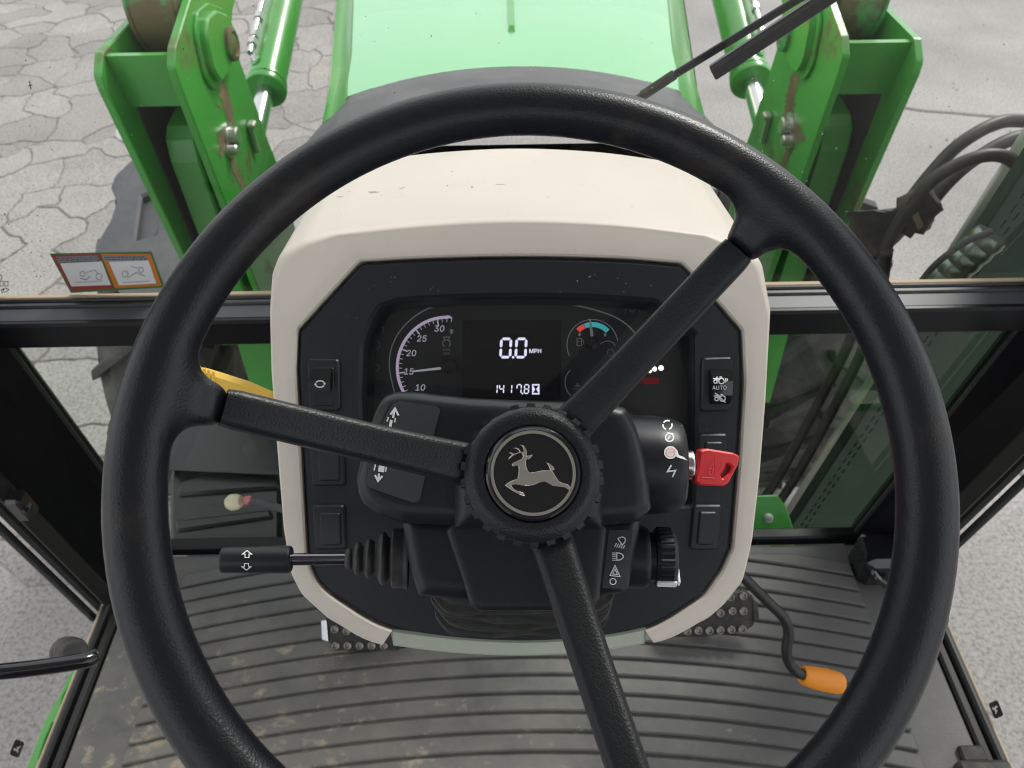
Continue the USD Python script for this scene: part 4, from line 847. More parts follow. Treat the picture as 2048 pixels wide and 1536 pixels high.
# ------------------------------------------------------------------ bonnet
HX = .005
hood = Thing('hood', 'green sloping tractor hood with a centre rib and black rear cowl', 'tractor hood', (HX, 1.6, CAM_H-1.2))
hy, hzr = 1.06, on_y(1018, 133, 1.06)[2]
pe = (on_y(690, 172, hy)[0], on_y(1336, 176, hy)[0]); tw0 = (pe[1]-pe[0])/2; 
zf = lambda y: hzr+.0*(y-hy)
def fw(y): return tw0*(1+.55*(y-hy)) if y < 1.9 else tw0*(1+.55*.84)
def hrow(y, drop=0.):
    w = fw(y); z = hzr-drop-.03*(y-hy); c = .022
    pr_ = [(-w-.030-.07*min((y-hy)/.8+.85, 1.6)-.03, -.62), (-w-.045-.05, -.34), (-w-.068, -.16), (-w-.045, -.075), (-w-.018, -.046), (-w-.006, -.040), (-w-.004, -.028), (-w, -.024), (-w*.96, -.0195), (-w*.6, -.0075), (0, 0), (w*.6, -.0075), (w*.96, -.0195), (w, -.024), (w+.004, -.028), (w+.006, -.040), (w+.018, -.046), (w+.045, -.075), (w+.068, -.16), (w+.045+.05, -.34), (w+.03+.07*min((y-hy)/.8+.85, 1.6)+.03, -.62)]
    pr_ = [(a*1., b) for a, b in pr_]; mid_ = [(w*s, -.024*abs(s)**2.2) for s in np.linspace(-1, 1, 15)]
    return pr_[:7]+mid_+pr_[14:], z
ys = list(np.linspace(hy, 2.3, 22)); V = []
for y in ys+[2.36, 2.42, 2.45]:
    dr = 0 if y <= 2.3 else (.02, .07, .2)[(y > 2.35)+(y > 2.4)-(1 if y > 2.35 else 0) if y < 2.44 else 2]
    p_, z = hrow(min(y, 2.3), dr); sag = [(-.015*(1-((x)/.3)**2 if abs(x) < .3 else 0)) for x, _ in p_]
    V.append([(HX+x, y-(.0 if y > hy+.001 else 0)-(0.055*(x/.3)**2*(1 if y < hy+.06 else 0)), z+dz) for x, dz in p_])
V = np.array(V); k, n = V.shape[:2]
def strip(V, j0, j1):
    W = V[:, j0:j1+1]; k, n = W.shape[:2]; P = W.reshape(-1, 3); F = []
    for i in range(k-1):
        for j in range(n-1): a = i*n+j; F += [[a, a+1, a+n+1], [a, a+n+1, a+n]]
    m = TM(P, F, process=False); nn = m.face_normals.mean(0)
    return m if nn[2] > 0 else TM(P, np.array(F)[:, ::-1], process=False)
top = strip(V, 7, 21); hood.part('top_panel', top, M['hood_green'], smooth=True)
hood.part('side_panel', strip(V, 0, 7), M['green'], smooth=30); hood.part('side_panel', strip(V, 21, 28), M['green'], smooth=30)
rb = [(HX+.0-.0045*s, y, hzr-.03*(y-hy)-.001+.0*s) for s, y in ((1, 1.13), (1, 2.2))]
ry0 = on_plane(1018, 106, (0, 0, hzr), np.array([0, .03, 1.]))[1]
hood.part('rib', hull([(HX+s*w, y, hzr-.03*(y-hy)+dz) for s in (-1, 1) for w, y, dz in ((.006, ry0, -.001), (.0035, ry0+.012, .0065), (.006, 2.2, -.001), (.0035, 2.19, .0065))]), M['green'], smooth=False)
# yellow stripe on the side panels
for j, c_ in ((0, 3), (1, 17)):
    q = []
    for i in range(0, 16):
        a_, b_ = (V[i, 2], V[i, 3]) if j == 0 else (V[i, 26], V[i, 25]); s = -1 if j == 0 else 1; o_ = np.array([s*.0025, 0, .0010])
        q.append([a_*.9+b_*.1+o_, a_*.30+b_*.70+o_])
    q = np.array(q); P = q.reshape(-1, 3); F = []
    for i in range(len(q)-1): F += [[2*i, 2*i+1, 2*i+3], [2*i, 2*i+3, 2*i+2]]
    m = fix_up(TM(P, np.array(F), process=False), np.array([-1. if j == 0 else 1., 0, .3])); hood.part('stripe', m, M['yellow'], smooth=False)
# black rear cowl
cz = []
cpx = [(560, 320), (585, 296), (640, 225), (690, 171), (740, 158), (800, 147), (900, 137), (1030, 133), (1150, 140), (1260, 158), (1336, 176), (1392, 222), (1440, 275), (1470, 320)]
edge = V[0, 3:26].copy(); e2 = []
m_ = 41; s_par = np.linspace(0, 1, m_)
ce = LineString(V[0, 4:25]+np.array([0, -.004, .001])); E0 = np.array([ce.interpolate(t, True).coords[0] for t in s_par])
zlo = on_y(1036, 268, .80)[2]
lowp = [(HX+x, .80-.02*abs(x)/.3, zlo-.30*abs(x)**2) for x in np.linspace(-.262, .262, m_)]
R_ = [E0+np.array([0, .03, -.012]), E0, np.array([HX*np.ones(m_), np.zeros(m_), np.zeros(m_)]).T*0+E0*.72+np.array(lowp)*.28+np.array([0, 0, .006]), np.array(lowp), np.array(lowp)+np.array([0, .03, -.012])]
W = np.stack(R_); P = W.reshape(-1, 3); F = []
for i in range(W.shape[0]-1):
    for j in range(m_-1): a = i*m_+j; F += [[a, a+1, a+m_+1], [a, a+m_+1, a+m_]]
cm = TM(P, F, process=False); cm = cm if cm.face_normals.mean(0)[2] > 0 else TM(P, np.array(F)[:, ::-1], process=False)
hood.part('rear_cowl', cm, M['cowl'], smooth=50)
hood.part('firewall', rbox((HX, .83, zlo-.45), (.24, .012, .42), .01), M['void'])

# ------------------------------------------------------------------ loader masts
YR = 1.205
xin_l = on_y(350, 100, YR)[0]; xo_l = on_y(206, 120, YR)[0]; xin_r = on_y(1674, 110, YR)[0]; xo_r = on_y(1814, 110, YR)[0]
xc = (xin_l+xin_r)/2; xi = (xin_r-xin_l)/2; xo = (xo_r-xo_l)/2
def onL(pl, x): return [(on_x(a, b, x)[1], on_x(a, b, x)[2]) for a, b in pl]
PT = .013
inner_px = [(372, -60), (380, 0), (351, 95), (351, 140), (366, 172), (480, 480), (600, 800), (640, 900), (690, 800), (610, 450), (558, 330), (540, 290), (470, 75), (466, 20), (480, -60)]
inner_px = [(420, -150), (380, 0), (351, 95), (350, 135), (362, 172), (480, 480), (560, 690), (655, 690), (556, 330), (538, 285), (462, 70), (466, 20), (520, -150)]
ip = onL(inner_px, xc-xi)
outer_px = [(370, -140), (302, 0), (206, 105), (203, 150), (212, 178), (430, 640), (455, 690), (520, 690), (330, 160), (345, 60), (440, -120)]
op = onL(outer_px, xc-xo)
YZ = [(y, z) for y, z in ip]
def yz_plate(yz, x0, x1, b=.002, rnd=.012):
    p = smooth_poly(Polygon(yz).buffer(0), rnd); m = prism(p, x0, x1, b); v = m.vertices; return fixed(TM(np.c_[v[:, 2], v[:, 0], v[:, 1]], m.faces, process=False))
for sd, nm in ((-1, 'left'), (1, 'right')):
    t = Thing('loader_mast', f'green front loader mast {nm} of the hood, worn paint and a rusty pivot', 'loader mast', (xc+sd*xi, YR+.15, .6), group='loader masts')
    X = lambda x: xc+sd*x
    t.part('inner_plate', yz_plate(ip, *sorted((X(xi), X(xi+PT)))), M['green_worn'], smooth=24)
    t.part('outer_plate', yz_plate(op, *sorted((X(xo), X(xo+PT)))), M['green_worn'], smooth=24)
    gp_ = smooth_poly(Polygon(onL([(262, 195), (360, 195), (520, 690), (470, 690), (440, 620)], xc-xo)).buffer(-.004), .01); t.part('grime_layer', yz_plate(list(gp_.exterior.coords)[:-1], *sorted((X(xo-.0005), X(xo-.003))), b=.001), M['mast_inside'], smooth=False)
    def yz_sheet(pl, off):
        u = unary_union(pl); v, f = tri2d(u); q = np.array([on_x(a, b, xc-xi)[1:] for a, b in v]); x = X(xi-off)
        return fix_up(TM(np.c_[np.full(len(q), x), q], f, process=False), np.array([-sd, 0, 0.]))
    rg = np.random.default_rng(40+sd); st_ = [LineString([(428, 150), (446, 178), (458, 225), (462, 262)]).buffer(8), Point(455, 285).buffer(20), LineString([(405, 120), (412, 152), (428, 172), (444, 160), (452, 130)]).buffer(4), LineString([(458, 300), (470, 340), (500, 400)]).buffer(5)]
    st_ += [Point(446+rg.normal(0, 9), 170+rg.uniform(0, 170)).buffer(rg.uniform(2, 6)) for k in range(9)]
    su = unary_union(st_).segmentize(3); su = unary_union([Polygon(np.array(g.exterior.coords)+rg.normal(0, 1.1, (len(g.exterior.coords), 2))*np.r_[[[0]], np.ones((len(g.exterior.coords)-2, 1)), [[0]]]).buffer(0) for g in getattr(su, 'geoms', [su])])
    t.part('rust_streak', yz_sheet([su], .0006), M['rust'], smooth=False)
    # cross plate that closes the mast below the pivot
    z1, z0 = on_y(284, 111, YR+.004)[2], on_y(290, 212, YR+.02)[2]
    t.part('cross_plate', hull([(X(s), y, z) for s in (xi+PT+.0005, xo-.0005) for y, z in ((YR+.004, z1), (YR+.016, z1), (YR+.018, z0), (YR+.030, z0))]), M['green'], smooth=False)
    t.part('web', hull([(X(s), y, z) for s in (xi+PT+.0005, xo-.0005) for y, z in ((YR+.165, z1-.02), (YR+.175, z1-.02), (YR+.165, z1-1.0), (YR+.175, z1-1.0))]), M['mast_inside'], smooth=False)
    # post inside, rounded on top
    q = on_y(365, 262, YR+.05); pz = q[2]; w0 = abs(on_y(338, 300, YR+.05)[0]-on_y(395, 300, YR+.05)[0])
    pa, pb = abs(on_y(336, 300, YR+.05)[0]-xc), abs(on_y(394, 300, YR+.05)[0]-xc); pc = (pa+pb)/2; pw_ = abs(pa-pb)/2; print('post', pa, pb, xi, xo)
    pts = [(YR+.045, pz-1.05), (YR+.045, pz-.06), (YR+.055, pz-.02), (YR+.08, pz-.004), (YR+.13, pz), (YR+.16, pz), (YR+.16, pz-1.05)]
    t.part('post', yz_plate(pts, *sorted((X(pc-pw_), X(pc+pw_))), b=.004), M['green'], smooth=30)
    # pivot tube of the loader arm
    pv = on_x(322, 30, xc-(xi+xo)/2); R = .085
    t.part('pivot_tube', revolve([(.03, -.043), (R-.004, -.043), (R, -.039), (R, .030), (R-.002, .032), (R-.002, .034), (R, .036), (R, .041), (R-.004, .043), (.03, .043)], (X((xi+xo+PT)/2), YR+.185, z1+.022), (sd, 0, 0), 56), M['rusty'], smooth=30)
    # boss and pins on the face towards the hood
    bfx = X(xi)-sd*.0
    by, bz_ = on_x(415, 95, xc-xi)[1:]; bo_ = onL([(392, 70), (395, 35), (412, 20), (440, 30), (452, 62), (452, 110), (442, 140), (425, 168), (408, 140)], xc-xi)
    t.part('boss', yz_plate(bo_, *sorted((X(xi-.018), X(xi-.0005))), b=.004, rnd=.026), M['green_worn'], smooth=30)
    t.part('boss_plate', yz_plate([(Polygon(bo_).centroid.x+(a-Polygon(bo_).centroid.x)*1.22, Polygon(bo_).centroid.y+(b-Polygon(bo_).centroid.y)*1.22) for a, b in bo_], *sorted((X(xi-.006), X(xi-.0003))), b=.002, rnd=.03), M['green_worn'], smooth=30)
    py, pz_ = on_x(441, 88, xc-xi)[1:]
    t.part('pivot_pin', revolve([(.0001, -.010), (.026, -.010), (.030, -.006), (.030, .004), (.022, .007), (.018, .004), (.010, .006), (.0001, .006)], (X(xi-.021), py, pz_), (-sd, 0, 0), 28), M['rusty'])
    for (a, b_), r in (((457, 272), .017), ((455, 300), .010)):
        yy, zz = on_x(a, b_, xc-xi)[1:]
        t.part('bolt', revolve([(.0001, -.003), (r*1.5, -.003), (r*1.5, .002), (r, .003), (r, .014), (r*.8, .017), (.0001, .017)], (X(xi-.003), yy, zz), (-sd, 0, 0), 20), M['zinc'])
    yy, zz = on_x(495, 250, xc-xi)[1:]
    t.part('lock_pin', cat([rbox((X(xi-.008), yy, zz), (.008, .012, .006), .003), rbox((X(xi-.006), yy-.004, zz-.03), (.005, .006, .028), .002)]), M['zinc'])
    # lower bracket down to the frame
    t.part('frame_bracket', hull([(X(s), y, z) for s in (xi-.02, xi+.10) for y, z in ((YR+.02, .70), (YR+.30, .70), (YR+.05, .95), (YR+.24, .95))]), M['green'], smooth=False)
    # lift cylinder
    c = Thing('lift_cylinder', f'green hydraulic lift cylinder with bright rod between the hood and {nm} mast', 'hydraulic cylinder', (xc+sd*.59, 1.7, 1.2), group='loader lift cylinders')
    g = on_x(532, 176, xc-.59); tp = on_x(572, -6, xc-.59); A_ = np.array([X(.59), g[1], g[2]]); D = np.array([X(.59), tp[1], tp[2]])-A_; D = D+np.array([-sd*.00, 0, 0]); Ln = np.linalg.norm(D); D /= Ln; r = .044
    c.part('barrel', revolve([(.018, -.012), (r+.004, -.012), (r+.006, -.008), (r+.006, .004), (r+.002, .010), (r+.004, .012), (r+.004, .020), (r, .024), (r, Ln+.45), (.0001, Ln+.45)], A_, D, 44), M['green'], smooth=30)
    pass
    c.part('rod', revolve([(.0001, 0), (.0215, 0), (.0215, -.22), (.0001, -.22)], A_, D, 32), M['steel'], smooth=40)
    c.part('rod_eye', revolve([(.010, -.020), (.026, -.020), (.026, .020), (.010, .020)], A_-D*.23, (1, 0, 0), 28), M['green'])
    h0 = np.array([-sd*(-.030), -.008, .034]) if False else np.array([sd*.022, -.016, .040])
    hp = [A_+D*(.055)+h0*.9, A_+D*(.075)+h0*1.25, A_+D*.11+h0*1.35, A_+D*.6+h0*1.35]
    c.part('oil_pipe', tube(spline(hp, 24), .0075, 12), M['steel'])
    for s_, k_ in ((.10, .0125), (.13, .0115), (.20, .012)):
        c.part('pipe_fitting', revolve([(.0001, -.010), (k_, -.010), (k_, .010), (.0001, .010)], A_+D*s_+h0*1.33, D, 6), M['zinc'], smooth=False)
    c.part('port', revolve([(.0001, -.01), (.014, -.01), (.014, .012), (.0001, .012)], A_+D*.055+h0*.75, h0, 16), M['green'])
# ------------------------------------------------------------------ front wheels and fenders
FWY, TR = 1.72, .50
ax = Thing('front_axle', 'dusty front axle under the hood with two muddy wheels', 'front axle', (0, FWY, 0))
ax.part('beam', cat([rbox((0, FWY, .48), (.78, .08, .07), .03), rbox((0, FWY-.5, .62), (.16, .95, .16), .03)]), M['rim'], smooth=30)
for sd in (-1, 1):
    FWX = .90 if sd < 0 else .80
    prof = [(.30, -.14), (.33, -.155), (.40, -.165), (.445, -.15), (.462, -.10), (.466, 0), (.462, .10), (.445, .15), (.40, .165), (.33, .155), (.30, .14)]
    wh = ax.part('wheel', revolve(prof, (sd*FWX, FWY, TR), (1, 0, 0), 72), M['tyre'], smooth=40)
    for k in range(18):
        for s in (-1, 1):
            a = 2*math.pi*(k+(.25 if s > 0 else -.25))/18
            def rp(da, r, x): return (sd*FWX+s*x, FWY+r*math.cos(a+da), TR+r*math.sin(a+da))
            ax.part('tread_lug', hull([rp(0, .455, -.01), rp(.055, .455, -.01), rp(0, .498, -.005), rp(.045, .498, -.005), rp(.20, .445, .158), rp(.27, .445, .158), rp(.21, .492, .145), rp(.26, .492, .145), rp(.24, .40, .17), rp(.29, .40, .17)]), M['tyre'], smooth=False, under=wh)
    ax.part('rim', revolve([(.05, -.05*sd), (.20, -.05*sd), (.235, -.03*sd), (.25, -.10*sd), (.285, -.135*sd), (.31, -.145*sd), (.312, -.13*sd), (.29, -.10*sd), (.29, .10*sd), (.312, .14*sd), (.30, .15*sd), (.27, .10*sd), (.24, 0), (.05, 0)], (sd*FWX, FWY, TR), (1, 0, 0), 56), M['rim'], smooth=35, under=wh)
    ax.part('hub', revolve([(.0001, -.10), (.09, -.10), (.12, -.06), (.13, .06), (.10, .10), (.0001, .10)], (sd*(FWX-.10), FWY, TR), (1, 0, 0), 32), M['rim'], smooth=35, under=wh)
fe = Thing('fender', 'dark grey plastic fender with a stepped pocket over the left front wheel', 'fender', (-.93, 1.55, .95))
FE = Frame(on_z(300, 400, 1.06), u=(1, 0, 0), v=(0, 1, .10))
fo = [(305, 268), (420, 290), (540, 330), (560, 420), (540, 560), (470, 640), (330, 660), (250, 600), (186, 505), (200, 470), (245, 395), (280, 300)]
pk = [(283, 392), (313, 378), (318, 398), (332, 395), (337, 410), (330, 418), (330, 440), (312, 444), (312, 468), (270, 480)]
P_ = smooth_poly(Polygon(FE.pts(fo)), .02).difference(smooth_poly(Polygon(FE.pts(pk)), .004))
fe.part('top', FE.mesh(prism(P_, -.02, 0, .006)), M['fender'], smooth=24)
fe.part('pocket', FE.mesh(prism(smooth_poly(Polygon(FE.pts(pk)).buffer(.004), .004), -.03, -.021, 0)), M['fender'], smooth=False)
flp = [(305, 268), (280, 298), (262, 318), (228, 350), (220, 372), (232, 400), (222, 430), (232, 452), (200, 470), (188, 490), (196, 512), (250, 480), (290, 330)]
fe.part('flap', plate(FE.moved(-.03), flp, -.02, 0, .006, .008), M['fender'], smooth=24)
fe.part('bracket', plate(FE.moved(.004), [(340, 480), (470, 480), (500, 640), (330, 640), (318, 560)], -.03, 0, .01, .01), M['fender'], smooth=24)
fe.part('skirt', hull([FE.out([*FE.px(x, y), w])[0] for x, y in ((205, 520), (330, 560), (330, 640), (250, 600)) for w in (-.02, -.28)]), M['fender'], smooth=False)
c = at_depth(252, 268, 1.9); fe.part('mirror_bolt', revolve([(.0001, -.012), (.020, -.010), (.026, 0), (.020, .012), (.0001, .014)], c, (0, -.7, .7), 20), M['zinc'])

# dark step box and bits seen through the lower left glass
bx = Thing('side_box', 'black plastic box outside the lower front window left of the console', 'tool box', (-.36, .85, .78))
bf = Frame(on_z(450, 960, .93), 78)
M['box'] = look('black_box_plastic', (.008, .0085, .009), .3, dust=(9, .25, (.06, .058, .05), .55))
bx.part('lid', plate(bf, [(338, 955), (360, 850), (420, 830), (545, 830), (562, 960), (562, 1085), (338, 1085)], -.10, 0, .008, .01), M['box'], smooth=24)
bx.part('lid_ridge', plate(bf.moved(.010), [(360, 962), (420, 940), (555, 945), (560, 975), (420, 985), (350, 990)], -.016, 0, .005, .006), M['box'], smooth=24)
bx.part('lid_ridge', plate(bf.moved(.008), [(350, 1040), (540, 1018), (545, 1034), (352, 1062)], -.016, 0, .004, .004), M['box'], smooth=24)
bx.part('upper_tray', hull([on_z(x, y, .96+dz) for x, y in ((335, 880), (352, 838), (540, 806), (562, 860), (562, 950), (338, 940)) for dz in (0, -.12)]), M['box'], smooth=False)
kn = Thing('knob_lever', 'small cream ball knob on a grey stalk outside the lower left window', 'lever', at_depth(480, 1003, 1.02)-np.array([0, 0, .05]))
c0, c1, c2 = at_depth(470, 1004, 1.05), at_depth(497, 1000, 1.045), at_depth(580, 1022, 1.03)
d = c1-c0; kn.part('ball', revolve([(.0001, -.014), (.008, -.012), (.0115, -.006), (.0115, .002), (.008, .010), (.0001, .011)], c0, d, 24), look('cream_knob', (.66, .60, .42), .4), smooth=50)
kn.part('collar', revolve([(.0001, -.004), (.0065, -.004), (.0055, .006), (.0001, .006)], c1, d, 16), look('pink_collar', (.55, .16, .18), .5))
kn.part('stalk', tube([c1, c2], .0055, 10), M['cowl'])

# ------------------------------------------------------------------ right: shield, hoses, bracket
ex = Thing('exhaust_shield', 'dark green slotted exhaust shield outside the right of the windshield', 'exhaust shield', (.58, .86, .7))
e0, e1 = on_y(2052, 340, .82), on_y(1590, 1045, .82); ed = (e0-e1)/(e0-e1)[2]
eb, et = e1-ed*.25, e1+ed*1.3
slots = []
ed_ = ed/np.linalg.norm(ed); ef_ = Frame(e1, u=np.array([1, .25, 0])-ed_*np.dot([1, .25, 0], ed_), v=ed)
L_ = 1.55
outl = Polygon([(0, -.25), (.30, -.25), (.30, 1.3), (0, 1.3)])
for k in range(62):
    for cx in (.022, .036): 
        v0 = -.18+k*.023+(.011 if cx > .03 else 0); slots.append(sbox(cx-.0022, v0, cx+.0022, v0+.013))
ex.part('shield', ef_.mesh(prism(outl.difference(unary_union(slots)), -.003, 0, .0)), M['dark_green'], smooth=False)
ex.part('side', hull([ef_.out([u_, v_, w_])[0] for u_ in (0, .004) for v_ in (-.25, 1.3) for w_ in (-.004, -.02)]), M['dark_green'], smooth=False)
ex.part('muffler', tube([ef_.out([.17, -.2, -.09])[0], ef_.out([.17, 1.3, -.09])[0]], .06, 28), M['zinc'], smooth=50)
fp = [on_y(x, y, .765) for x, y in ((1985, 470), (1930, 520), (1880, 570), (1835, 640))]; fp = spline(fp, 120)
rr = .020+.0016*np.abs(np.sin(np.arange(len(fp))*math.pi/16))
ex.part('flexible_pipe', tube(fp, rr, 24), look('dull_green_steel', (.17, .21, .17), .35, metallic=1.), smooth=60)
cbl = spline([on_y(x, y, .75) for x, y in ((1830, 580), (1870, 530), (1930, 485), (1985, 462))], 30); ex.part('cable', tube(cbl, .004, 8), M['rubber'])
def hose(name_label, pts, r, grp='hydraulic hoses'):
    return single('hydraulic_hose', tube(spline(pts, 70), r, 14), M['hose'], name_label, 'hose', grp, smooth=60)
hose('topmost of the brown black hoses arching in from the right edge', [on_y(x, y, Y) for x, y, Y in ((2200, 262, 1.12), (2048, 242, 1.10), (1985, 250, 1.08), (1915, 292, 1.06), (1860, 350, 1.04), (1818, 405, 1.02), (1790, 450, 1.0))], .0105)
hose('second brown black hose just under the topmost one at right', [on_y(x, y, Y) for x, y, Y in ((2200, 262, 1.06), (2048, 272, 1.04), (1960, 312, 1.02), (1900, 360, 1.0), (1850, 420, .99), (1810, 470, .98))], .0105)
hose('lowest hose at right, looping over and down behind the dark green shield', [on_y(x, y, Y) for x, y, Y in ((2060, 372, .95), (2030, 325, .95), (1985, 310, .95), (1925, 325, .95), (1860, 365, .95), (1800, 440, .96), (1770, 500, .96))], .0095)
hose('dusty hose running down behind the lower window right of the console, nearest the console', [on_y(x, y, Y) for x, y, Y in ((1752, 470, 1.0), (1735, 560, 1.0), (1700, 680, .98), (1640, 800, .96), (1570, 930, .92), (1520, 1010, .9))], .0095, None)
hose('dusty hose running down behind the lower window, beside the dark green shield', [on_y(x, y, Y) for x, y, Y in ((1775, 500, .95), (1758, 600, .95), (1725, 700, .94), (1668, 815, .92), (1600, 940, .9), (1555, 1010, .88))], .009, None)
hb = Thing('hose_clamp', 'grimy black clamp bundling the hoses at right', 'hose clamp', on_y(1790, 480, .97))
rng = np.random.default_rng(3)
def lump(px, seed, Y0, sq=1.):
    P = []
    for x, y in px:
        for k in range(6): P.append(on_y(x+rng.uniform(-7, 7), y+rng.uniform(-7, 7), Y0+rng.uniform(-.03, .03)))
    m = hull(P); m = m.subdivide().subdivide(); q = meshkit.fbm(m.vertices*38, 3, seed)-.5; m.vertices = m.vertices+m.vertex_normals*q[:, None]*.022; return m
hb.part('clamp', lump([(1800, 400), (1850, 380), (1880, 415), (1845, 462), (1800, 440)], 2, .985), M['rubber'], smooth=40)
hb.part('sleeve', lump([(1690, 425), (1740, 440), (1800, 420), (1830, 445), (1760, 505), (1720, 500)], 5, 1.0), M['rubber'], smooth=40)
hb.part('plate', hull([on_y(x, y, Y) for x, y in ((1808, 395), (1822, 392), (1848, 452), (1836, 460)) for Y in (.955, .965)]), M['rim'], smooth=False)
hb.part('cable_tie', hull([on_y(x, y, Y) for x, y in ((1862, 398), (1884, 408), (1882, 420), (1860, 414)) for Y in (.965, .975)]), M['rubber'], smooth=False)
gb = Thing('frame_bracket', 'small green bracket with a round bolt behind the console at lower right', 'bracket', on_y(1540, 1060, .74))
gf = Frame(on_y(1540, 1035, .745), 52)
gb.part('plate', plate(gf, [(1500, 992), (1555, 990), (1572, 1012), (1588, 1060), (1590, 1092), (1500, 1092)], -.012, 0, .002, .003), M['green_worn'], smooth=24)
gb.part('bolt', revolve([(.0001, 0), (.0085, 0), (.0085, .002), (.0062, .003), (.0058, .007), (.0001, .008)], gf.out([*gf.px(1536, 1036), 0])[0], gf.n, 14), M['zinc'])
# green step side outside the left door
GZ = FZ-.045
st = Thing('step_side', 'green cut out step plate outside the left door', 'step plate', on_z(130, 1400, GZ))
so_ = [(224, 1205), (193, 1248), (197, 1269), (178, 1296), (137, 1351), (116, 1395), (91, 1436), (72, 1484), (48, 1545), (100, 1545), (140, 1450), (255, 1240)]
SP = Frame(on_z(130, 1400, GZ), u=(1, 0, 0), v=(0, 1, 0))
hol = [[(150, 1352), (158, 1352), (134, 1408), (122, 1412), (126, 1392)], [(108, 1438), (113, 1440), (92, 1500), (78, 1530), (76, 1522), (90, 1478)]]
st.part('plate', plate(SP, so_, -.008, 0, .0015, .004, holes=hol), M['green'], smooth=24)
st.part('rail', bar(on_z(265, 1215, GZ-.02), on_z(90, 1560, GZ-.02), .012, .05, .003), M['frame'])
st.part('tab', hull([on_z(x, y, GZ+dz) for x, y in ((180, 1160), (222, 1195), (222, 1215), (205, 1205), (192, 1180)) for dz in (-.004, -.012)]), M['green'], smooth=False)
single('rear_fender', rbox((.79, .20, FZ-.06), (.12, .09, .03), .02), M['green'], 'sliver of green fender at the lower right corner outside the door', 'fender')

# ------------------------------------------------------------------ wiper
wp = Thing('wiper', 'black windshield wiper arm and blade slanting over the hood', 'wiper', on_plane(1450, 120, WF.o, WF.n))
WO = WF.moved(-.016)
def wq(x, y, w=0.): return WO.out([*WO.moved(w).px(x, y), w])[0]
wp.part('arm', cat([tube(np.array([wq(1236, 225), wq(1290, 188), wq(1348, 150)]), .0042, 8), bar(wq(1345, 152), wq(1620, -16), .0075, .004, .001, up=WF.n)]), M['wiper'], smooth=24)
wp.part('arm_sleeve', bar(wq(1282, 193, .001), wq(1352, 147, .001), .010, .006, .002, up=WF.n), M['rubber'])
for k, (dx, dy, r) in enumerate(((0, 0, .0042), (-4, -9, .0026), (4, 8, .003))):
    wp.part('blade' if k == 0 else 'blade_lip', bar(wq(1424+dx, 146+dy, -.004), wq(1680+dx, -22+dy, -.004), r*2.2, .006, .0012, up=WF.n), M['gloss_black'] if k == 1 else M['wiper'])
# ------------------------------------------------------------------ warning sticker and glass marks
sk = Thing('warning_sticker', 'two panel warning sticker with red and orange borders low on the windshield', 'sticker', WF.out([*WF.px(215, 545), 0])[0])
S = WF.moved(.0006); 
so1, so2 = [(101, 509), (198, 506), (229, 578), (143, 583)], [(199, 506), (302, 506), (326, 573), (229, 578)]
def inset(p, a): q = Polygon(p); return [tuple(x) for x in np.array(q.buffer(-a, join_style=2).exterior.coords)[:-1]]
sk.part('backing', marks(S, [Polygon([(99, 507), (303, 503), (330, 575), (142, 586)])], .0003), look('sticker_green_edge', (.05, .16, .05), .5), smooth=False)
sk.part('red_border', marks(S, [Polygon(inset(so1, 1.5))], .0006), look('sticker_red', (.36, .045, .05), .5), smooth=False)
sk.part('orange_border', marks(S, [Polygon(inset(so2, 1.5))], .0006), look('sticker_orange', (.62, .20, .03), .5), smooth=False)
sk.part('white_panel', marks(S, [Polygon([(120, 527), (203, 522), (222, 570), (143, 573)])], .0009), M['white'], smooth=False)
sk.part('white_panel', marks(S, [Polygon([(217, 523), (297, 521), (313, 567), (238, 571)])], .0009), M['white'], smooth=False)
sk.part('caption', marks(S, [Polygon([(110, 514), (194, 511), (201, 523), (118, 527)])]+[Polygon([(205, 512), (291, 511), (297, 521), (212, 524)])], .0009), M['grey_print'], smooth=False)
tx = []
rs = np.random.default_rng(5)
for x0, y0 in ((112, 517), (116, 521), (119, 525)):
    x = x0
    while x < x0+80: w = rs.uniform(3, 9); tx.append(line([(x, y0-(x-x0)*.035), (x+w, y0-(x+w-x0)*.035)], 1.5)); x += w+2
for x0, y0 in ((208, 515), (211, 519)):
    x = x0
    while x < x0+80: w = rs.uniform(3, 9); tx.append(line([(x, y0-(x-x0)*.012), (x+w, y0-(x+w-x0)*.012)], 1.5)); x += w+2
sk.part('caption_text', marks(S, tx, .0012), M['black_print'], smooth=False)
pic = [ring(165, 548, 5, 1.6), line([(160, 556), (172, 560), (180, 552)], 2), line([(172, 545), (190, 540), (196, 548)], 1.5), ring(198, 553, 6, 1.4), line([(150, 565), (205, 562)], 1.2), ring(250, 548, 6, 1.5), ring(282, 540, 5, 1.4), line([(255, 556), (272, 545), (290, 552)], 1.8), line([(245, 565), (300, 562)], 1.2), line([(262, 533), (276, 536)], 1.4)]
sk.part('pictogram', marks(S, pic, .0012), M['grey_print'], smooth=False)
gm_ = [ring(-2, 555, 6, 1.6), line([(0, 563), (16, 563), (16, 572), (0, 572)], 1.4, close=True), ring(8, 567.5, 2, 1.2), line([(2, 580), (10, 576), (18, 579), (12, 584), (4, 584)], 1.5, close=True), Point(7, 580).buffer(1.8)]
ws.part('glass_print', marks(S, gm_, .0004), M['black_print'], smooth=False)
sp = []
rs = np.random.default_rng(11)
for k in range(150):
    x, y, r = rs.uniform(0, 2048), rs.uniform(0, 540), rs.uniform(.5, 1.5); sp.append(Point(x, y).buffer(r, quad_segs=2))
ws.part('dust_speck', marks(S, sp[:95], .0005), look('pale_dust', (.6, .58, .52), .9), smooth=False, kind='stuff')
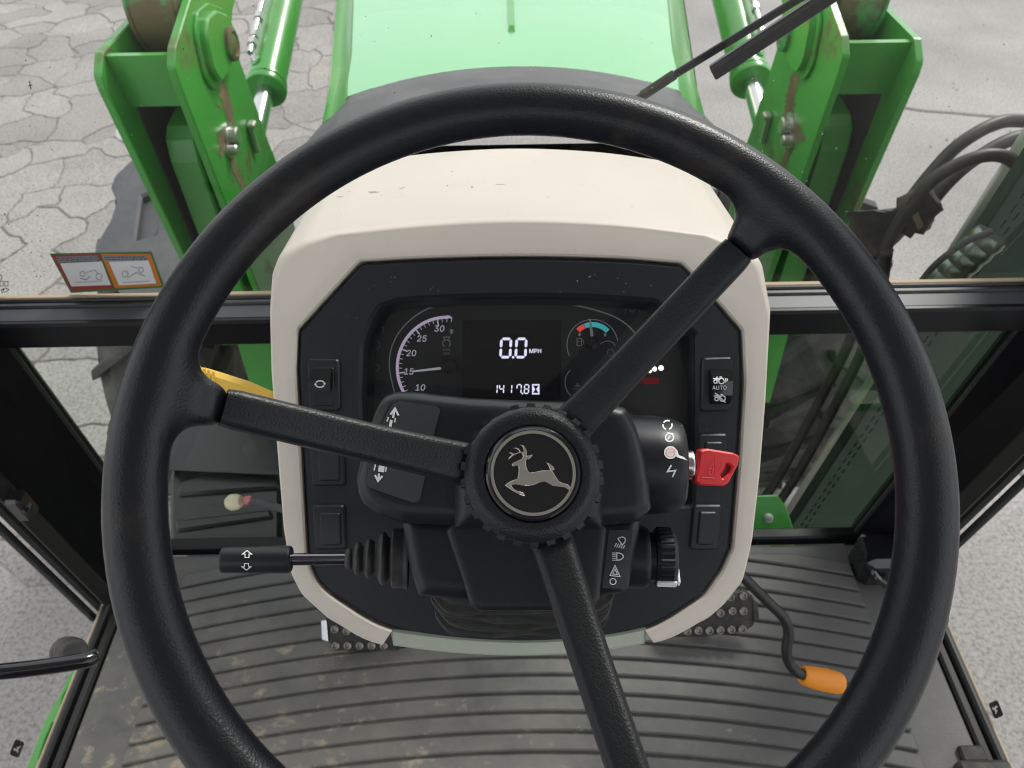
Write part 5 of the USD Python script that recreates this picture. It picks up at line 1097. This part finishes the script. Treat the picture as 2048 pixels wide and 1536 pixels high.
ws.part('dirt_speck', marks(S, sp[95:]+[Point(30+rs.uniform(-35, 60), 455+rs.uniform(-30, 100)).buffer(rs.uniform(.5, 1.4), quad_segs=2) for _ in range(40)]+[LineString([(59, 163), (62, 178)]).buffer(1.1), LineString([(57, 172), (64, 170)]).buffer(.8)], .0005), look('dark_dirt', (.05, .045, .04), .9), smooth=False, kind='stuff')
# makers' marks etched on the door glass
for sd, (cx, cy) in ((-1, (34, 1497)), (1, (1992, 1419))):
    t, F = DG[sd]; sg = 1 if sd < 0 else 1; rot = 28 if sd > 0 else 18
    sh_ = affinity.rotate(smooth_poly(sbox(cx-10, cy-17, cx+10, cy+17), 5), (-22 if sd > 0 else 22), origin=(cx, cy))
    dz_ = Polygon([(cx+(x-795)/40, cy+(y-725)/40) for x, y in deer]).buffer(.25)
    ins = affinity.rotate(dz_, 60 if sd > 0 else -60, origin=(cx, cy)) if True else affinity.rotate(unary_union([line([(cx-5, cy+9), (cx-2, cy-2), (cx+4, cy-8)], 3.4), line([(cx-2, cy-2), (cx+5, cy+3), (cx+5, cy+10)], 3), line([(cx-5, cy-9), (cx-1, cy-3)], 2.2)]), (-22 if sd > 0 else 22), origin=(cx, cy))
    t.part('glass_mark', marks(F, [sh_.difference(ins)], .0004), M['black_print'], smooth=False)
    tl = []
    for r_i in range(6):
        o = (cx+(8+r_i*4.5 if sd < 0 else -20-r_i*6), cy-12+r_i*2); L1 = 26 if sd < 0 else 30
        q = 0
        while q < L1: w = rs.uniform(2, 5); a_ = math.radians(65 if sd > 0 else 115); tl.append(line([(o[0]+q*math.cos(a_), o[1]+q*math.sin(a_)), (o[0]+(q+w)*math.cos(a_), o[1]+(q+w)*math.sin(a_))], 1.1)); q += w+1.8
    t.part('glass_lettering', marks(F, tl, .0004), M['grey_print'], smooth=False)
low_red = Thing('lower_sticker', 'red strip of a sticker just under the crossbar on the left', 'sticker', on_y(240, 690, BY+.02))
low_red.part('strip', (lambda F: marks(F, [Polygon([(205, 684), (272, 682), (270, 691), (207, 693)])], .0))(Frame(on_y(240, 690, BY+.012), u=(1, 0, 0), v=(0, 0, 1))), M['red'], smooth=False)
# driver's seat behind the phone, shading the cab from behind
single('driver_seat', cat([rbox((0, -.42, FZ+.45), (.25, .24, .06), .04), rbox((0, -.68, FZ+.80), (.25, .07, .36), .05), rbox((0, -.45, FZ+.2), (.14, .14, .2), .03)]), M['seat'], 'black cloth driver seat behind the steering wheel', 'seat')
